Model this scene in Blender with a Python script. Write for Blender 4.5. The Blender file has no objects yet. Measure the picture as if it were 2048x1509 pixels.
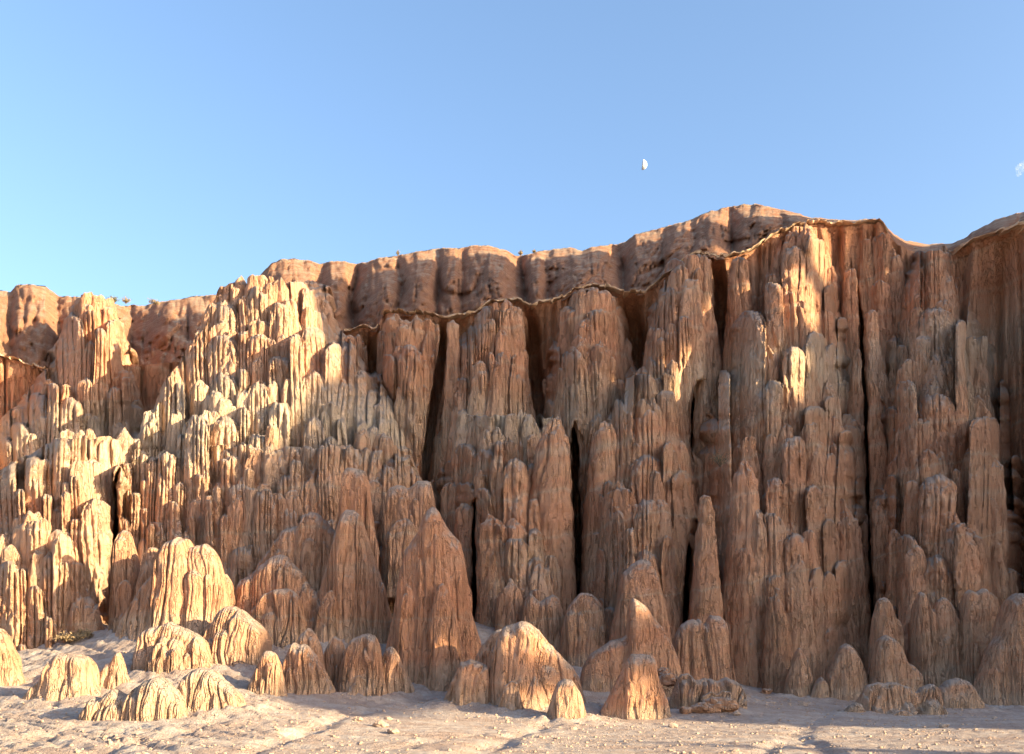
import bpy, math, random
import numpy as np

# ------------------------------------------------------------------ camera, sky, sun, exposure
S = bpy.context.scene
COL = S.collection
F, HZ, EYE = 1800.0, 1327.0, 2.0            # focal length and horizon in photo pixels, eye height in metres
cam_d = bpy.data.cameras.new('camera')
cam = bpy.data.objects.new('camera', cam_d); COL.objects.link(cam)
cam.location = (0, 0, EYE); cam.rotation_euler = (math.pi / 2, 0, 0)
cam_d.sensor_fit = 'HORIZONTAL'; cam_d.sensor_width = 36.0
cam_d.lens = 36.0 * F / 2048
cam_d.shift_y = (HZ - 754.5) / 2048
cam_d.clip_start = 0.5; cam_d.clip_end = 20000
S.camera = cam

SUN_EL, SUN_AZ = 14.0, 66.0                 # sun low, to the right and behind the camera
TE = math.tan(math.radians(SUN_EL))
SA = np.array([math.sin(math.radians(SUN_AZ)), -math.cos(math.radians(SUN_AZ))])   # horizontal direction to the sun
SU = np.array([-SA[1], SA[0]])                                                     # across it
world = bpy.data.worlds.new('World'); S.world = world; world.use_nodes = True
wn = world.node_tree
sky = wn.nodes.new('ShaderNodeTexSky'); sky.sky_type = 'NISHITA'; sky.sun_disc = False
sky.sun_elevation = math.radians(SUN_EL); sky.sun_rotation = math.atan2(SA[0], SA[1])
sky.altitude = 0; sky.air_density = 1.0; sky.dust_density = 2.6; sky.ozone_density = 2.4
bg = wn.nodes['Background']; bg.inputs['Strength'].default_value = 0.126
wn.links.new(sky.outputs[0], bg.inputs['Color'])
sun_d = bpy.data.lights.new('sun', 'SUN'); sun = bpy.data.objects.new('sun', sun_d); COL.objects.link(sun)
sun_d.energy = 5.0; sun_d.angle = math.radians(0.5); sun_d.color = (1.0, 0.83, 0.51)
sun.rotation_euler = (math.pi / 2 - math.radians(SUN_EL), 0, math.atan2(SA[0], -SA[1]))
S.view_settings.view_transform = 'Standard'; S.view_settings.look = 'None'
S.view_settings.exposure = 1.82; S.view_settings.gamma = 1.0

# ------------------------------------------------------------------ small helpers
def W(px, py, d):
    return (px - 1024.0) / F * d, d, EYE + (HZ - py) / F * d

def _hash(ix, iy, iz):
    h = (ix * np.uint32(374761393)) ^ (iy * np.uint32(668265263)) ^ (iz * np.uint32(2246822519))
    h = (h ^ (h >> np.uint32(13))) * np.uint32(1274126177)
    h ^= h >> np.uint32(16)
    return h.astype(np.float32) * np.float32(2.0 / 4294967295.0) - np.float32(1.0)

def noise(x, y, z):
    """smooth value noise, about -1..1"""
    x, y, z = np.broadcast_arrays(np.asarray(x, np.float32), np.asarray(y, np.float32), np.asarray(z, np.float32))
    fx, fy, fz = np.floor(x), np.floor(y), np.floor(z)
    ix, iy, iz = [(a.astype(np.int64) & 0xffffffff).astype(np.uint32) for a in (fx, fy, fz)]
    u, v, w = x - fx, y - fy, z - fz
    u = u * u * (3 - 2 * u); v = v * v * (3 - 2 * v); w = w * w * (3 - 2 * w)
    o = np.uint32(1)
    def ed(a, b): return _hash(ix, a, b) * (1 - u) + _hash(ix + o, a, b) * u
    p = ed(iy, iz) * (1 - v) + ed(iy + o, iz) * v
    q = ed(iy, iz + o) * (1 - v) + ed(iy + o, iz + o) * v
    return p * (1 - w) + q * w

def fbm(x, y, z, n=3):
    s, a = 0, 1.0
    for i in range(n):
        s = s + a * noise(x * 2 ** i + 13.7 * i, y * 2 ** i, z * 2 ** i); a *= .5
    return s

def groove(n, w=.3):
    """narrow crease along the zero line of a noise"""
    g = np.clip(1 - np.abs(n) / w, 0, 1)
    return g * np.sqrt(g)

class Mesh:
    """collects numpy grids; builds ONE mesh object"""
    def __init__(s): s.v, s.q, s.t, s.n = [], [], [], 0
    def grid(s, V, tint, wrap=False):
        r, c = V.shape[:2]
        idx = np.arange(r * c).reshape(r, c)
        if wrap: idx = np.concatenate([idx, idx[:, :1]], 1)
        q = np.stack([idx[:-1, :-1], idx[:-1, 1:], idx[1:, 1:], idx[1:, :-1]], -1).reshape(-1, 4)
        s.raw(V.reshape(-1, 3), q, tint)
    def raw(s, V, q, tint):
        s.v.append(V.astype(np.float32)); s.q.append(q + s.n); s.n += len(V)
        s.t.append(np.broadcast_to(np.asarray(tint, np.float32), (len(V), 3)))
    def build(s, name, mat, parent=None, smooth=True, origin=None):
        V = np.concatenate(s.v); Q = np.concatenate(s.q); T = np.concatenate(s.t)
        if origin is None and parent is None:
            origin = (float(V[:, 0].mean()), float(V[:, 1].mean()), float(V[:, 2].min()))
        org = parent.location if parent is not None else origin
        V = V - np.array(org, np.float32)
        me = bpy.data.meshes.new(name)
        k = Q.shape[1]
        me.vertices.add(len(V)); me.vertices.foreach_set('co', V.ravel())
        me.loops.add(Q.size); me.loops.foreach_set('vertex_index', Q.astype(np.int32).ravel())
        me.polygons.add(len(Q)); me.polygons.foreach_set('loop_start', np.arange(0, Q.size, k, dtype=np.int32))
        me.polygons.foreach_set('use_smooth', np.full(len(Q), smooth))
        at = me.attributes.new('tint', 'FLOAT_COLOR', 'POINT')
        at.data.foreach_set('color', np.concatenate([T, np.ones((len(T), 1), np.float32)], 1).ravel())
        me.update(calc_edges=True); me.validate()
        me.materials.append(mat)
        o = bpy.data.objects.new(name, me); COL.objects.link(o)
        if parent is None: o.location = org
        else: o.parent = parent
        return o

def tag(o, label=None, cat=None, group=None, kind=None):
    for k, v in (('label', label), ('category', cat), ('group', group), ('kind', kind)):
        if v: o[k] = v
    return o

# ------------------------------------------------------------------ materials
class N:
    def __init__(s, name):
        s.m = bpy.data.materials.new(name); s.m.use_nodes = True; s.t = s.m.node_tree
        s.b = s.t.nodes['Principled BSDF']; s.b.inputs['Roughness'].default_value = .95
        s.b.inputs['Specular IOR Level'].default_value = .1
    def n(s, typ, **kw):
        x = s.t.nodes.new(typ)
        for k, v in kw.items(): setattr(x, k, v)
        return x
    def put(s, sock, v):
        if hasattr(v, 'is_output') or isinstance(v, bpy.types.NodeSocket): s.t.links.new(v, sock)
        else: sock.default_value = v
    def math(s, op, a, b=0.0, c=None, clamp=False):
        x = s.n('ShaderNodeMath', operation=op, use_clamp=clamp)
        s.put(x.inputs[0], a); s.put(x.inputs[1], b)
        if c is not None: s.put(x.inputs[2], c)
        return x.outputs[0]
    def noise(s, vec, scale, detail=4, rough=.6):
        x = s.n('ShaderNodeTexNoise'); s.put(x.inputs['Vector'], vec)
        x.inputs['Scale'].default_value = scale; x.inputs['Detail'].default_value = detail
        x.inputs['Roughness'].default_value = rough
        return x.outputs['Fac']
    def scale(s, vec, sc):
        x = s.n('ShaderNodeVectorMath', operation='MULTIPLY'); s.put(x.inputs[0], vec); x.inputs[1].default_value = sc
        return x.outputs[0]
    def mix(s, f, a, b, mode='MIX'):
        x = s.n('ShaderNodeMix', data_type='RGBA', blend_type=mode)
        s.put(x.inputs[0], f); s.put(x.inputs[6], a); s.put(x.inputs[7], b)
        return x.outputs[2]
    def ramp(s, f, stops):
        x = s.n('ShaderNodeValToRGB'); s.put(x.inputs[0], f)
        e = x.color_ramp.elements
        while len(e) < len(stops): e.new(.5)
        for i, (p, c) in enumerate(stops):
            e[i].position = p; e[i].color = (c, c, c, 1) if isinstance(c, (int, float)) else (*c, 1)
        return x.outputs[0]
    def bump(s, h, dist, strength=1.0, normal=None):
        x = s.n('ShaderNodeBump'); s.put(x.inputs['Height'], h)
        x.inputs['Distance'].default_value = dist; x.inputs['Strength'].default_value = strength
        if normal is not None: s.put(x.inputs['Normal'], normal)
        return x.outputs[0]

def rock_material():
    k = N('banded_siltstone')
    geo = k.n('ShaderNodeNewGeometry'); pos = geo.outputs['Position']
    tint = k.n('ShaderNodeVertexColor'); tint.layer_name = 'tint'
    tsep = k.n('ShaderNodeSeparateColor'); k.put(tsep.inputs[0], tint.outputs[0])
    psep = k.n('ShaderNodeSeparateXYZ'); k.put(psep.inputs[0], pos)
    x, z = psep.outputs[0], psep.outputs[2]
    # beds dip: level on the left, rising to the right
    s = k.math('SUBTRACT', z, k.math('MULTIPLY', k.math('MAXIMUM', x, 0.0), .2))
    s = k.math('ADD', s, k.math('MULTIPLY', k.noise(pos, .35, 3), 1.0))
    comb = k.n('ShaderNodeCombineXYZ'); k.put(comb.inputs[2], s)
    st1 = k.noise(k.scale(comb.outputs[0], (1, 1, .55)), 1.0, 4, .7)
    st2 = k.noise(comb.outputs[0], 4.5, 3, .7)
    # tall vertical streaks
    fine = k.noise(k.scale(pos, (7, 7, .9)), 1.0, 5, .7)
    blot = k.noise(k.scale(pos, (1.1, 1.1, .7)), 1.0, 5, .65)
    red = (.62, .28, .155); tan = (.63, .365, .22); pale = (.61, .475, .34)
    c = k.mix(k.ramp(st1, [(.36, 0.0), (.62, 1.0)]), (*red, 1), (*tan, 1))
    c = k.mix(k.math('MULTIPLY', k.ramp(blot, [(.42, 0.0), (.68, 1.0)]), .45), c, (*tan, 1))
    # wide pale bed
    band = k.math('MULTIPLY', k.ramp(k.math('MULTIPLY', s, 1 / 32.0), [(.47, 0.0), (.505, .85), (.55, .75), (.60, 0.0)]), .8)
    band = k.math('MULTIPLY', band, k.ramp(blot, [(.3, .35), (.6, 1.0)]))
    c = k.mix(band, c, (*pale, 1))
    c = k.mix(k.ramp(st2, [(.57, 0.0), (.68, .4)]), c, (*pale, 1))
    bs = k.math('MULTIPLY', k.math('ADD', s, k.math('MULTIPLY', k.math('SUBTRACT', blot, .5), .5)), 1 / 32.0)
    beds = [(4.3, .10), (6.6, .35), (8.7, .16), (11.2, .22), (13.4, .5), (20.6, .25), (23.2, .18)]
    f = None
    for z0, hw_ in beds:
        e = k.math('SUBTRACT', 1.0, k.math('DIVIDE', k.math('ABSOLUTE', k.math('SUBTRACT', bs, z0 / 32)), hw_ / 32), clamp=True)
        f = e if f is None else k.math('MAXIMUM', f, e)
    c = k.mix(k.math('MULTIPLY', f, .5), c, (*pale, 1))
    rb = k.ramp(bs, [(.10, 0.0), (.20, .35), (.24, 0.0), (.31, .4), (.36, 0.0), (.58, 0.0), (.66, .4), (.72, .1), (.80, .4)])
    c = k.mix(rb, c, (.55, .225, .125, 1))
    c = k.mix(tsep.outputs[1], c, (*pale, 1))                              # each column's own paleness
    c = k.mix(tsep.outputs[2], c, (.60, .24, .125, 1))                      # each column's own redness
    v = k.math('ADD', k.math('MULTIPLY', tsep.outputs[0], .5), .75)
    v = k.math('MULTIPLY', v, k.ramp(fine, [(.25, .80), (.5, 1.0), (.75, 1.10)]))
    vc = k.n('ShaderNodeCombineColor')
    for i in range(3): k.put(vc.inputs[i], v)
    c = k.mix(1.0, c, vc.outputs[0], 'MULTIPLY')
    # grey pink dust lying on shelves and tops
    up = k.n('ShaderNodeSeparateXYZ'); k.put(up.inputs[0], geo.outputs['Normal'])
    dust = k.math('ADD', up.outputs[2], k.math('MULTIPLY', k.math('SUBTRACT', k.noise(pos, 2.6, 5, .7), .5), .7))
    c = k.mix(k.ramp(dust, [(.42, 0.0), (.72, .75)]), c, (.49, .385, .32, 1))
    k.put(k.b.inputs['Base Color'], c)
    # relief: vertical rills, pits, crumbly surface
    rill = k.noise(k.scale(pos, (8, 8, 1.3)), 1.0, 5, .7)
    crumb = k.noise(k.scale(pos, (9, 9, 6)), 1.0, 6, .72)
    bed = k.noise(k.scale(comb.outputs[0], (1, 1, 7)), 1.0, 2, .6)
    h = k.math('ADD', k.math('MULTIPLY', rill, .65), k.math('MULTIPLY', crumb, 1.25))
    h = k.math('ADD', h, k.math('MULTIPLY', bed, .3))
    ck = k.math('ABSOLUTE', k.math('SUBTRACT', k.noise(k.scale(pos, (3.2, 3.2, .22)), 1.0, 3, .6), .5))
    h = k.math('ADD', h, k.math('MULTIPLY', k.ramp(ck, [(0.0, 0.0), (.03, 1.0)]), 1.0))
    k.put(k.b.inputs['Normal'], k.bump(h, .17, 1.0))
    return k.m

def mesa_material():
    k = N('mesa_siltstone')
    geo = k.n('ShaderNodeNewGeometry'); pos = geo.outputs['Position']
    psep = k.n('ShaderNodeSeparateXYZ'); k.put(psep.inputs[0], pos)
    s = k.math('SUBTRACT', psep.outputs[2], k.math('MULTIPLY', k.math('MAXIMUM', psep.outputs[0], 0.0), .2))
    s = k.math('ADD', s, k.math('MULTIPLY', k.noise(pos, .5, 4), 1.2))
    comb = k.n('ShaderNodeCombineXYZ'); k.put(comb.inputs[2], s)
    st = k.noise(comb.outputs[0], 1.1, 5, .75)
    c = k.ramp(st, [(.34, (.37, .165, .095)), (.43, (.44, .23, .14)), (.50, (.34, .15, .085)), (.56, (.42, .215, .13)), (.62, (.37, .17, .10)), (.70, (.47, .33, .23))])
    blot = k.noise(pos, .9, 6, .7)
    c = k.mix(k.ramp(blot, [(.4, 0.0), (.75, .5)]), c, (.41, .245, .155, 1))
    fine = k.noise(k.scale(pos, (6, 6, 2.2)), 1.0, 5, .7)
    vc = k.n('ShaderNodeCombineColor'); v = k.ramp(fine, [(.25, .75), (.75, 1.15)])
    for i in range(3): k.put(vc.inputs[i], v)
    c = k.mix(1.0, c, vc.outputs[0], 'MULTIPLY')
    up = k.n('ShaderNodeSeparateXYZ'); k.put(up.inputs[0], geo.outputs['Normal'])
    dust = k.math('ADD', up.outputs[2], k.math('MULTIPLY', k.math('SUBTRACT', blot, .5), .6))
    c = k.mix(k.ramp(dust, [(.78, 0.0), (.98, .8)]), c, (.50, .38, .28, 1))
    k.put(k.b.inputs['Base Color'], c)
    h = k.math('ADD', k.noise(k.scale(pos, (5, 5, 1.2)), 1.0, 6, .7), k.math('MULTIPLY', st, .5))
    k.put(k.b.inputs['Normal'], k.bump(h, .4, 1.0))
    return k.m

def ground_material():
    k = N('dusty_ground')
    geo = k.n('ShaderNodeNewGeometry'); pos = geo.outputs['Position']
    a = k.noise(k.scale(pos, (.35, .8, .8)), 1.0, 6, .65)
    b = k.noise(pos, 3.0, 6, .7)
    c = k.mix(k.ramp(a, [(.38, 0.0), (.62, 1.0)]), (.39, .285, .235, 1), (.47, .39, .34, 1))
    c = k.mix(k.ramp(b, [(.42, 0.0), (.70, .75)]), c, (.30, .20, .15, 1))
    grav = k.n('ShaderNodeTexVoronoi'); k.put(grav.inputs['Vector'], pos); grav.inputs['Scale'].default_value = 14.0
    speck = k.math('MULTIPLY', k.ramp(grav.outputs['Distance'], [(.15, 1.0), (.4, 0.0)]), k.ramp(a, [(.38, 1.0), (.58, .25)]))
    rnd = k.n('ShaderNodeSeparateColor'); k.put(rnd.inputs[0], grav.outputs['Color'])
    c = k.mix(k.math('MULTIPLY', speck, rnd.outputs[0]), c, (.16, .10, .07, 1))
    k.put(k.b.inputs['Base Color'], c)
    h = k.math('ADD', k.math('ADD', k.noise(pos, 4.0, 8, .8), k.math('MULTIPLY', k.noise(k.scale(pos, (14, 5, 8)), 1.0, 5, .75), .7)), k.math('MULTIPLY', speck, .3))
    k.put(k.b.inputs['Normal'], k.bump(h, .085, 1.0))
    return k.m

def plain(name, col, var=.15, sc=6.0):
    k = N(name)
    geo = k.n('ShaderNodeNewGeometry'); f = k.noise(geo.outputs['Position'], sc, 4)
    k.put(k.b.inputs['Base Color'], k.mix(f, tuple(c * (1 - var) for c in col) + (1,), tuple(c * (1 + var) for c in col) + (1,)))
    return k.m

ROCK, MESA, GROUND = rock_material(), mesa_material(), ground_material()
LEDGE = plain('caprock', (.52, .35, .225), .35, 3.0)
STONE = plain('stone_chips', (.42, .29, .21), .45, 9.0)

# ------------------------------------------------------------------ one fluted column of eroded rock
CLEFTS = [  # dark clefts between the buttresses: (py, px, half width) in the photo, top to bottom
    [(620, 889, 3), (700, 884, 9), (800, 869, 13), (900, 853, 13), (960, 846, 9), (1000, 846, -20)],
    [(990, 951, -6), (1020, 949, 4), (1120, 948, 6), (1230, 950, 6), (1270, 950, -5)],
    [(590, 1058, 3), (660, 1066, 13), (780, 1074, 14), (850, 1080, 8), (890, 1084, -20)],
    [(830, 1148, -8), (880, 1150, 9), (1000, 1153, 11), (1100, 1156, 10), (1190, 1158, 5), (1230, 1160, -8)],
    [(570, 1262, 14), (660, 1274, 18), (730, 1274, 9), (760, 1274, -20)],
    [(500, 1437, 11), (560, 1438, 13), (640, 1436, 9), (680, 1434, -20)],
    [(560, 1716, -6), (640, 1722, 3), (800, 1731, 5), (1000, 1736, 4), (1200, 1745, 5), (1290, 1746, 4), (1330, 1746, -8)],
    [(655, 746, 4), (700, 742, 12), (745, 741, 5), (780, 741, -20)],
    [(930, 238, -4), (980, 232, 3), (1100, 228, 4), (1240, 224, 4), (1290, 222, -4)],
    [(760, 1386, -6), (820, 1384, 8), (890, 1381, 5), (930, 1380, -8)],
    [(1040, 1378, -6), (1100, 1375, 6), (1230, 1368, 8), (1300, 1362, -6)],
]
def cut_clefts(px, py, x, y, z):
    PY = HZ - (z - EYE) / y * F; PX = 1024 + x / y * F
    for c in CLEFTS:
        a = np.array(c, float)
        if py > a[-1, 0] or PY.max() < a[0, 0]: continue
        ctr = np.interp(PY, a[:, 0], a[:, 1]); hw = np.interp(PY, a[:, 0], a[:, 2], left=-60, right=-60)
        hw = np.where(hw > 0, hw * .8, hw) + (4.0 * noise(PY * .035, px * .13, 1.0) + 2.0 * noise(PY * .12, y * 1.5, px * .1)) * (hw > -15)
        side = 1 if px > np.interp(py, a[:, 0], a[:, 1]) else -1
        d = (PX - ctr) * side - hw
        d2 = np.where(d < 6, 6 * np.exp(np.clip((d - 6) / 6, -8, 0)), d)
        keep = hw > -20
        PX = np.where(keep, ctr + side * (hw + d2), PX)
    return (PX - 1024) / F * y
def cleft_gap(PX, PY):
    g = 0 * PX
    for c in CLEFTS:
        a = np.array(c, float)
        ctr = np.interp(PY, a[:, 0], a[:, 1]) + 6 * noise(PY * .025, a[0, 1], 2.0) + 2 * noise(PY * .1, a[0, 1], 3.0)
        hw = np.interp(PY, a[:, 0], a[:, 2], left=-60, right=-60) + 2.5 * noise(PY * .07, a[0, 1], 5.0)
        g = np.maximum(g, np.clip(1 - (np.abs(PX - ctr) - .75 * hw) / 7, 0, 1) * np.clip((hw + 4) / 8, 0, 1))
    return g * g * (3 - 2 * g)
DENTS = []                                   # (x, z, radius, depth) hollows worn into a face
def column(M, px, py, d, hw, slope=.07, e=2.0, cap=1.3, asp=1.0, zb=None, L=8.0, flare=0.0, amp=1.0, lam=None,
           seed=0, res=.09, tint=(.5, 0, 0), lean=0.0, rough=1.0, sq=None, reach=15.0, foot=None, clefts=True, jg=.35):
    rng = random.Random(seed * 7919 + int(px * 31 + py * 17))
    cx, cy, cz = W(px, py, d)
    r0 = hw * d / F
    if zb is None: zb = max(-.6, cz - reach)
    Ht = cz - zb; L = min(L, Ht)
    cl = cap * r0
    fine = cl * (np.linspace(0, 1, max(7, int(cl / res * 1.3))) ** 1.6)
    nmid = max(3, int((L - cl) / (res * 1.45)))
    rows = [fine, np.linspace(cl, max(L, cl + .1), nmid + 1)[1:]]
    if Ht > L + .3: rows.append(np.linspace(L, Ht, max(3, int((Ht - L) / .8)) + 1)[1:])
    dd = np.concatenate(rows).astype(np.float32)[:, None]
    Rn = r0 + slope * min(Ht, 4.0) * .6
    nth = int(np.clip(2 * math.pi * (r0 + slope * min(L, 5)) / res * .8, 22, 150))
    sp = np.linspace(-1, 1, nth, endpoint=False).astype(np.float32)
    th = (-math.pi / 2 + math.pi * np.sign(sp) * np.abs(sp) ** 1.3)[None, :]
    ct, sn = np.cos(th), np.sin(th)
    capf = (1 - (1 - np.clip(dd / cl, 0, 1)) ** e) ** (1 / e)
    bot = np.clip(dd - L, 0, None)
    R = r0 * capf + slope * np.minimum(dd, L) + slope * .5 * bot
    if flare: R = R + flare * np.exp(-np.clip(cz - foot - dd, 0, None) / (.9 * flare))
    so = rng.uniform(0, 500)
    lam = lam or rng.uniform(.6, 1.15) * max(.55, min(1.2, Rn))
    zz = cz - dd
    warp = noise(ct * 1.3 + so, sn * 1.3, zz * .6) * .25
    ax, ay = ct * Rn / lam + warp, sn * Rn / lam + warp
    n1 = noise(ax + so, ay + so * .37, zz / (lam * 9.0) + so)
    g1 = groove(n1, .17)
    ax2, ay2 = ct * R / (lam * .42), sn * R / (lam * .42)
    g2 = groove(noise(ax2 + so * 1.7, ay2 + warp, zz / (lam * 3.2)), .3)
    wx, wy = cx + R * ct, cy + R * sn
    n0 = noise(wx * 1.1, wy * 1.1, zz * .45 + so)
    n3 = noise(wx * 3.4 + so, wy * 3.4, zz * 2.3)
    n4 = noise(wx * 7.5, wy * 7.5 + so, zz * 5.0)
    strat = noise(np.zeros_like(zz) + 3.3, 7.7, (zz - .2 * max(cx, 0)) * 2.1)
    grow = np.clip(dd / (.6 * r0), 0, 1)
    A = min(Rn, 1.3) * amp
    disp = (-.34 * A * g1 - .12 * A * g2 + .20 * A * n0 + .06 * n3 * rough + .035 * n4 * rough + .04 * strat) * grow
    R = np.maximum(R + disp, .0)
    q = rng.uniform(0, .16) if sq is None else sq            # squarer plan, turned any way
    R = R * (1 - q * np.cos(4 * (th + rng.uniform(0, 3))))
    tip = np.exp(-dd / (1.1 * r0))
    jag = np.floor(2.2 * (1 + noise(ct * Rn / (lam * .8) + so, sn * Rn / (lam * .8), so))) / 4.4
    z = zz - (g1 * 1.0 + .3 * g2 + jg * jag) * r0 * tip * np.clip(dd / (.25 * r0), 0, 1) + (n3 * .35 + n4 * .2) * r0 * tip * rough
    x = cx + R * ct + lean * dd + 0 * z
    y = cy + R * sn * asp + 0 * z
    for (hx, hz, hr, hd) in DENTS:
        q = ((x - hx) / hr) ** 2 + ((z - hz) / (hr * 1.25)) ** 2
        y = y + hd * np.exp(-(q ** 3)) * (sn < .3)
    if foot is not None:                     # wash dust drying on the lowest half metre
        w_ = np.clip(1 - (z - foot - .25 - .25 * noise(x * 1.5, y * 1.5, z)) / .5, 0, 1)[..., None]
        tint = (np.array(tint, np.float32) * (1 - w_) + np.array((.55, .42, .05), np.float32) * w_)[:, ::-1].reshape(-1, 3)
    if clefts: x = cut_clefts(px, py, x, y, z)
    M.grid(np.stack([x, y, z], -1)[:, ::-1], tint, wrap=True)

# ------------------------------------------------------------------ ground
GP = [(0, 1509, 20), (512, 1509, 20), (1024, 1509, 19.8), (1536, 1509, 19.8), (2048, 1509, 19.8), (1180, 1440, 31),
      (2048, 1440, 31), (1600, 1402, 42), (1900, 1412, 41.5), (1700, 1394, 44), (1330, 1432, 32), (930, 1352, 39),
      (840, 1345, 38.5), (700, 1392, 34), (620, 1392, 32.5), (480, 1388, 30), (720, 1440, 27), (520, 1285, 38), (300, 1262, 38),
      (250, 1280, 38), (130, 1300, 37.5), (60, 1332, 36), (0, 1372, 34), (0, 1430, 27), (180, 1402, 30), (300, 1425, 27.5),
      (100, 1460, 24), (430, 1245, 39.5), (700, 1274, 38.8), (610, 1292, 38), (200, 1240, 46), (1000, 1262, 44.5), (1150, 1335, 41),
      (400, 1340, 33), (560, 1345, 34.5), (1250, 1385, 37), (1400, 1395, 37), (750, 1375, 35.5), (780, 1290, 40), (420, 1425, 27),
      (1024, 1450, 29), (1024, 1400, 34), (2048, 1300, 52), (1024, 1240, 52), (0, 1240, 50), (1500, 1340, 50)]
GX = np.array([W(*p) for p in GP])
GX = np.concatenate([GX, [(x, y, 0.0) for x in (-40, -20, 0, 20, 40) for y in (4, 12)], [(-45, 30, 1.0), (45, 30, .2), (45, 48, .5), (-45, 48, 4.5)]])
def _tps(dx, dy):
    r2 = dx * dx + dy * dy + 1e-9
    return r2 * np.log(r2)
_n = len(GX)
_A = np.zeros((_n + 3, _n + 3))
_A[:_n, :_n] = _tps(GX[:, None, 0] - GX[None, :, 0], GX[:, None, 1] - GX[None, :, 1]) + np.eye(_n) * 8.0
_A[:_n, _n] = 1; _A[:_n, _n + 1:] = GX[:, :2]; _A[_n, :_n] = 1; _A[_n + 1:, :_n] = GX[:, :2].T
_c = np.linalg.solve(_A, np.concatenate([GX[:, 2], [0, 0, 0]]))
def ground_smooth(X, Y):
    s = _c[_n] + _c[_n + 1] * X + _c[_n + 2] * Y
    for i in range(_n): s = s + _c[i] * _tps(X - GX[i, 0], Y - GX[i, 1])
    return s
def _gp(px, py):
    d = 1.9 * F / (py - HZ)
    return ((px - 1024) / F * d, d)
CHANNELS = [(_gp(440, 1512), _gp(600, 1470), .35, .14), (_gp(600, 1470), _gp(730, 1438), .35, .12), (_gp(900, 1512), _gp(1010, 1470), .4, .14), (_gp(1010, 1470), _gp(1110, 1438), .35, .13),
            (_gp(700, 1500), _gp(960, 1462), .25, .06), (_gp(1490, 1512), _gp(1570, 1468), .3, .10), (_gp(1690, 1512), _gp(1600, 1462), .3, .10), (_gp(1570, 1468), _gp(1650, 1425), .4, .07), (_gp(150, 1500), _gp(420, 1462), .3, .12), (_gp(60, 1480), _gp(250, 1452), .3, .12)]
def ground_z(X, Y):
    z = ground_base(X, Y); ap = 0 * z
    for (ax_, ay_, R_, zf_) in APRONS:
        d_ = np.clip(np.hypot(X - ax_, Y - ay_) - .75 * R_, 0, None)
        ap = np.maximum(ap, np.exp(-(d_ / .45) ** 1.1) * np.clip(zf_ - z + .05, .0, .22))
    return z + ap * (1 + .3 * noise(X * 3, Y * 3, 8.0))
def ground_base(X, Y):
    X = np.asarray(X, float); Y = np.asarray(Y, float)
    edge = np.clip((np.maximum(np.abs(X) - 30, np.maximum(Y - 46, 10 - Y))) / 14, 0, 1)
    z = ground_smooth(np.clip(X, -44, 44), np.clip(Y, 3, 60)) * (1 - edge)
    near = (1 - edge)
    left = np.clip((-X - 3.5) / 6, 0, 1) * np.clip((Y - 17) / 4, 0, 1)
    z = z + near * .02 * fbm(X * .5, Y * .5, 1.0, 4)
    # rills running down the little fans
    w = noise(X * .5, Y * .5, 9.0) * .5
    rn = noise((X * .55 + Y * .83) * 2.2 + w * 1.6, (Y * .55 - X * .83) * .16, 4.0)
    rn2 = noise((X * .5 + Y * .86) * 5.5 + w * 2, (Y * .5 - X * .86) * .5, 14.0)
    z = z + near * left * (-.16 * groove(rn, .22) - .07 * groove(rn2, .25) + .05 * fbm(X * 3.2, Y * 3.2, 3.0, 4))
    # shallow wash lines over the flat
    wl = noise(X * .35 + Y * .6 + w, Y * .5 - X * .12, 44.0)
    z = z - near * (1 - left) * .035 * groove(wl, .10)
    z = z + near * (.020 * noise(X * 5, Y * 5, 2.0) + .012 * noise(X * 11, Y * 11, 5.0))
    for (p, q, wd, dp_) in CHANNELS:
        (ax_, ay_), (bx_, by_) = p, q
        tt_ = np.clip(((X - ax_) * (bx_ - ax_) + (Y - ay_) * (by_ - ay_)) / ((bx_ - ax_) ** 2 + (by_ - ay_) ** 2), 0, 1)
        dd_ = np.hypot(X - ax_ - tt_ * (bx_ - ax_), Y - ay_ - tt_ * (by_ - ay_)) + .25 * noise(X * 1.3, Y * 1.3, 60.0)
        z = z - dp_ * np.exp(-(dd_ / wd) ** 2) * near + .12 * dp_ * np.exp(-((dd_ - 1.6 * wd) / wd) ** 2) * near
    return z
def axis(lo, hi, step, far):
    a = np.arange(lo, hi + 1e-6, step)
    o, s = [], step
    p = hi
    while p < far:
        s *= 1.35; p += s; o.append(p)
    q, s, p = [], step, lo
    while p > -far:
        s *= 1.35; p -= s; q.append(p)
    return np.array(q[::-1] + list(a) + o)
# ------------------------------------------------------------------ mesa top, caprock ledge, back wall
SKYL = np.array([(-80, 585), (0, 580), (20, 584), (32, 572), (60, 568), (92, 574), (118, 592), (150, 594), (215, 602), (240, 611), (290, 611), (340, 601),
  (370, 596), (440, 588), (470, 582), (510, 560), (540, 530), (560, 520), (582, 517), (622, 521), (640, 529), (662, 522), (690, 522), (712, 529), (760, 517),
  (800, 510), (870, 497), (920, 496), (950, 490), (976, 491), (1010, 501), (1030, 511), (1050, 510), (1080, 502), (1120, 498), (1142, 495),
  (1165, 502), (1180, 496), (1250, 486), (1270, 470), (1320, 456), (1370, 445), (1410, 426), (1440, 419), (1480, 410), (1510, 409), (1550, 416),
  (1590, 427), (1625, 436), (1700, 441), (1750, 437), (1780, 462), (1810, 482), (1860, 489), (1905, 488), (1925, 478), (1960, 456), (2000, 436), (2048, 424), (2130, 405)], float)
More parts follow.
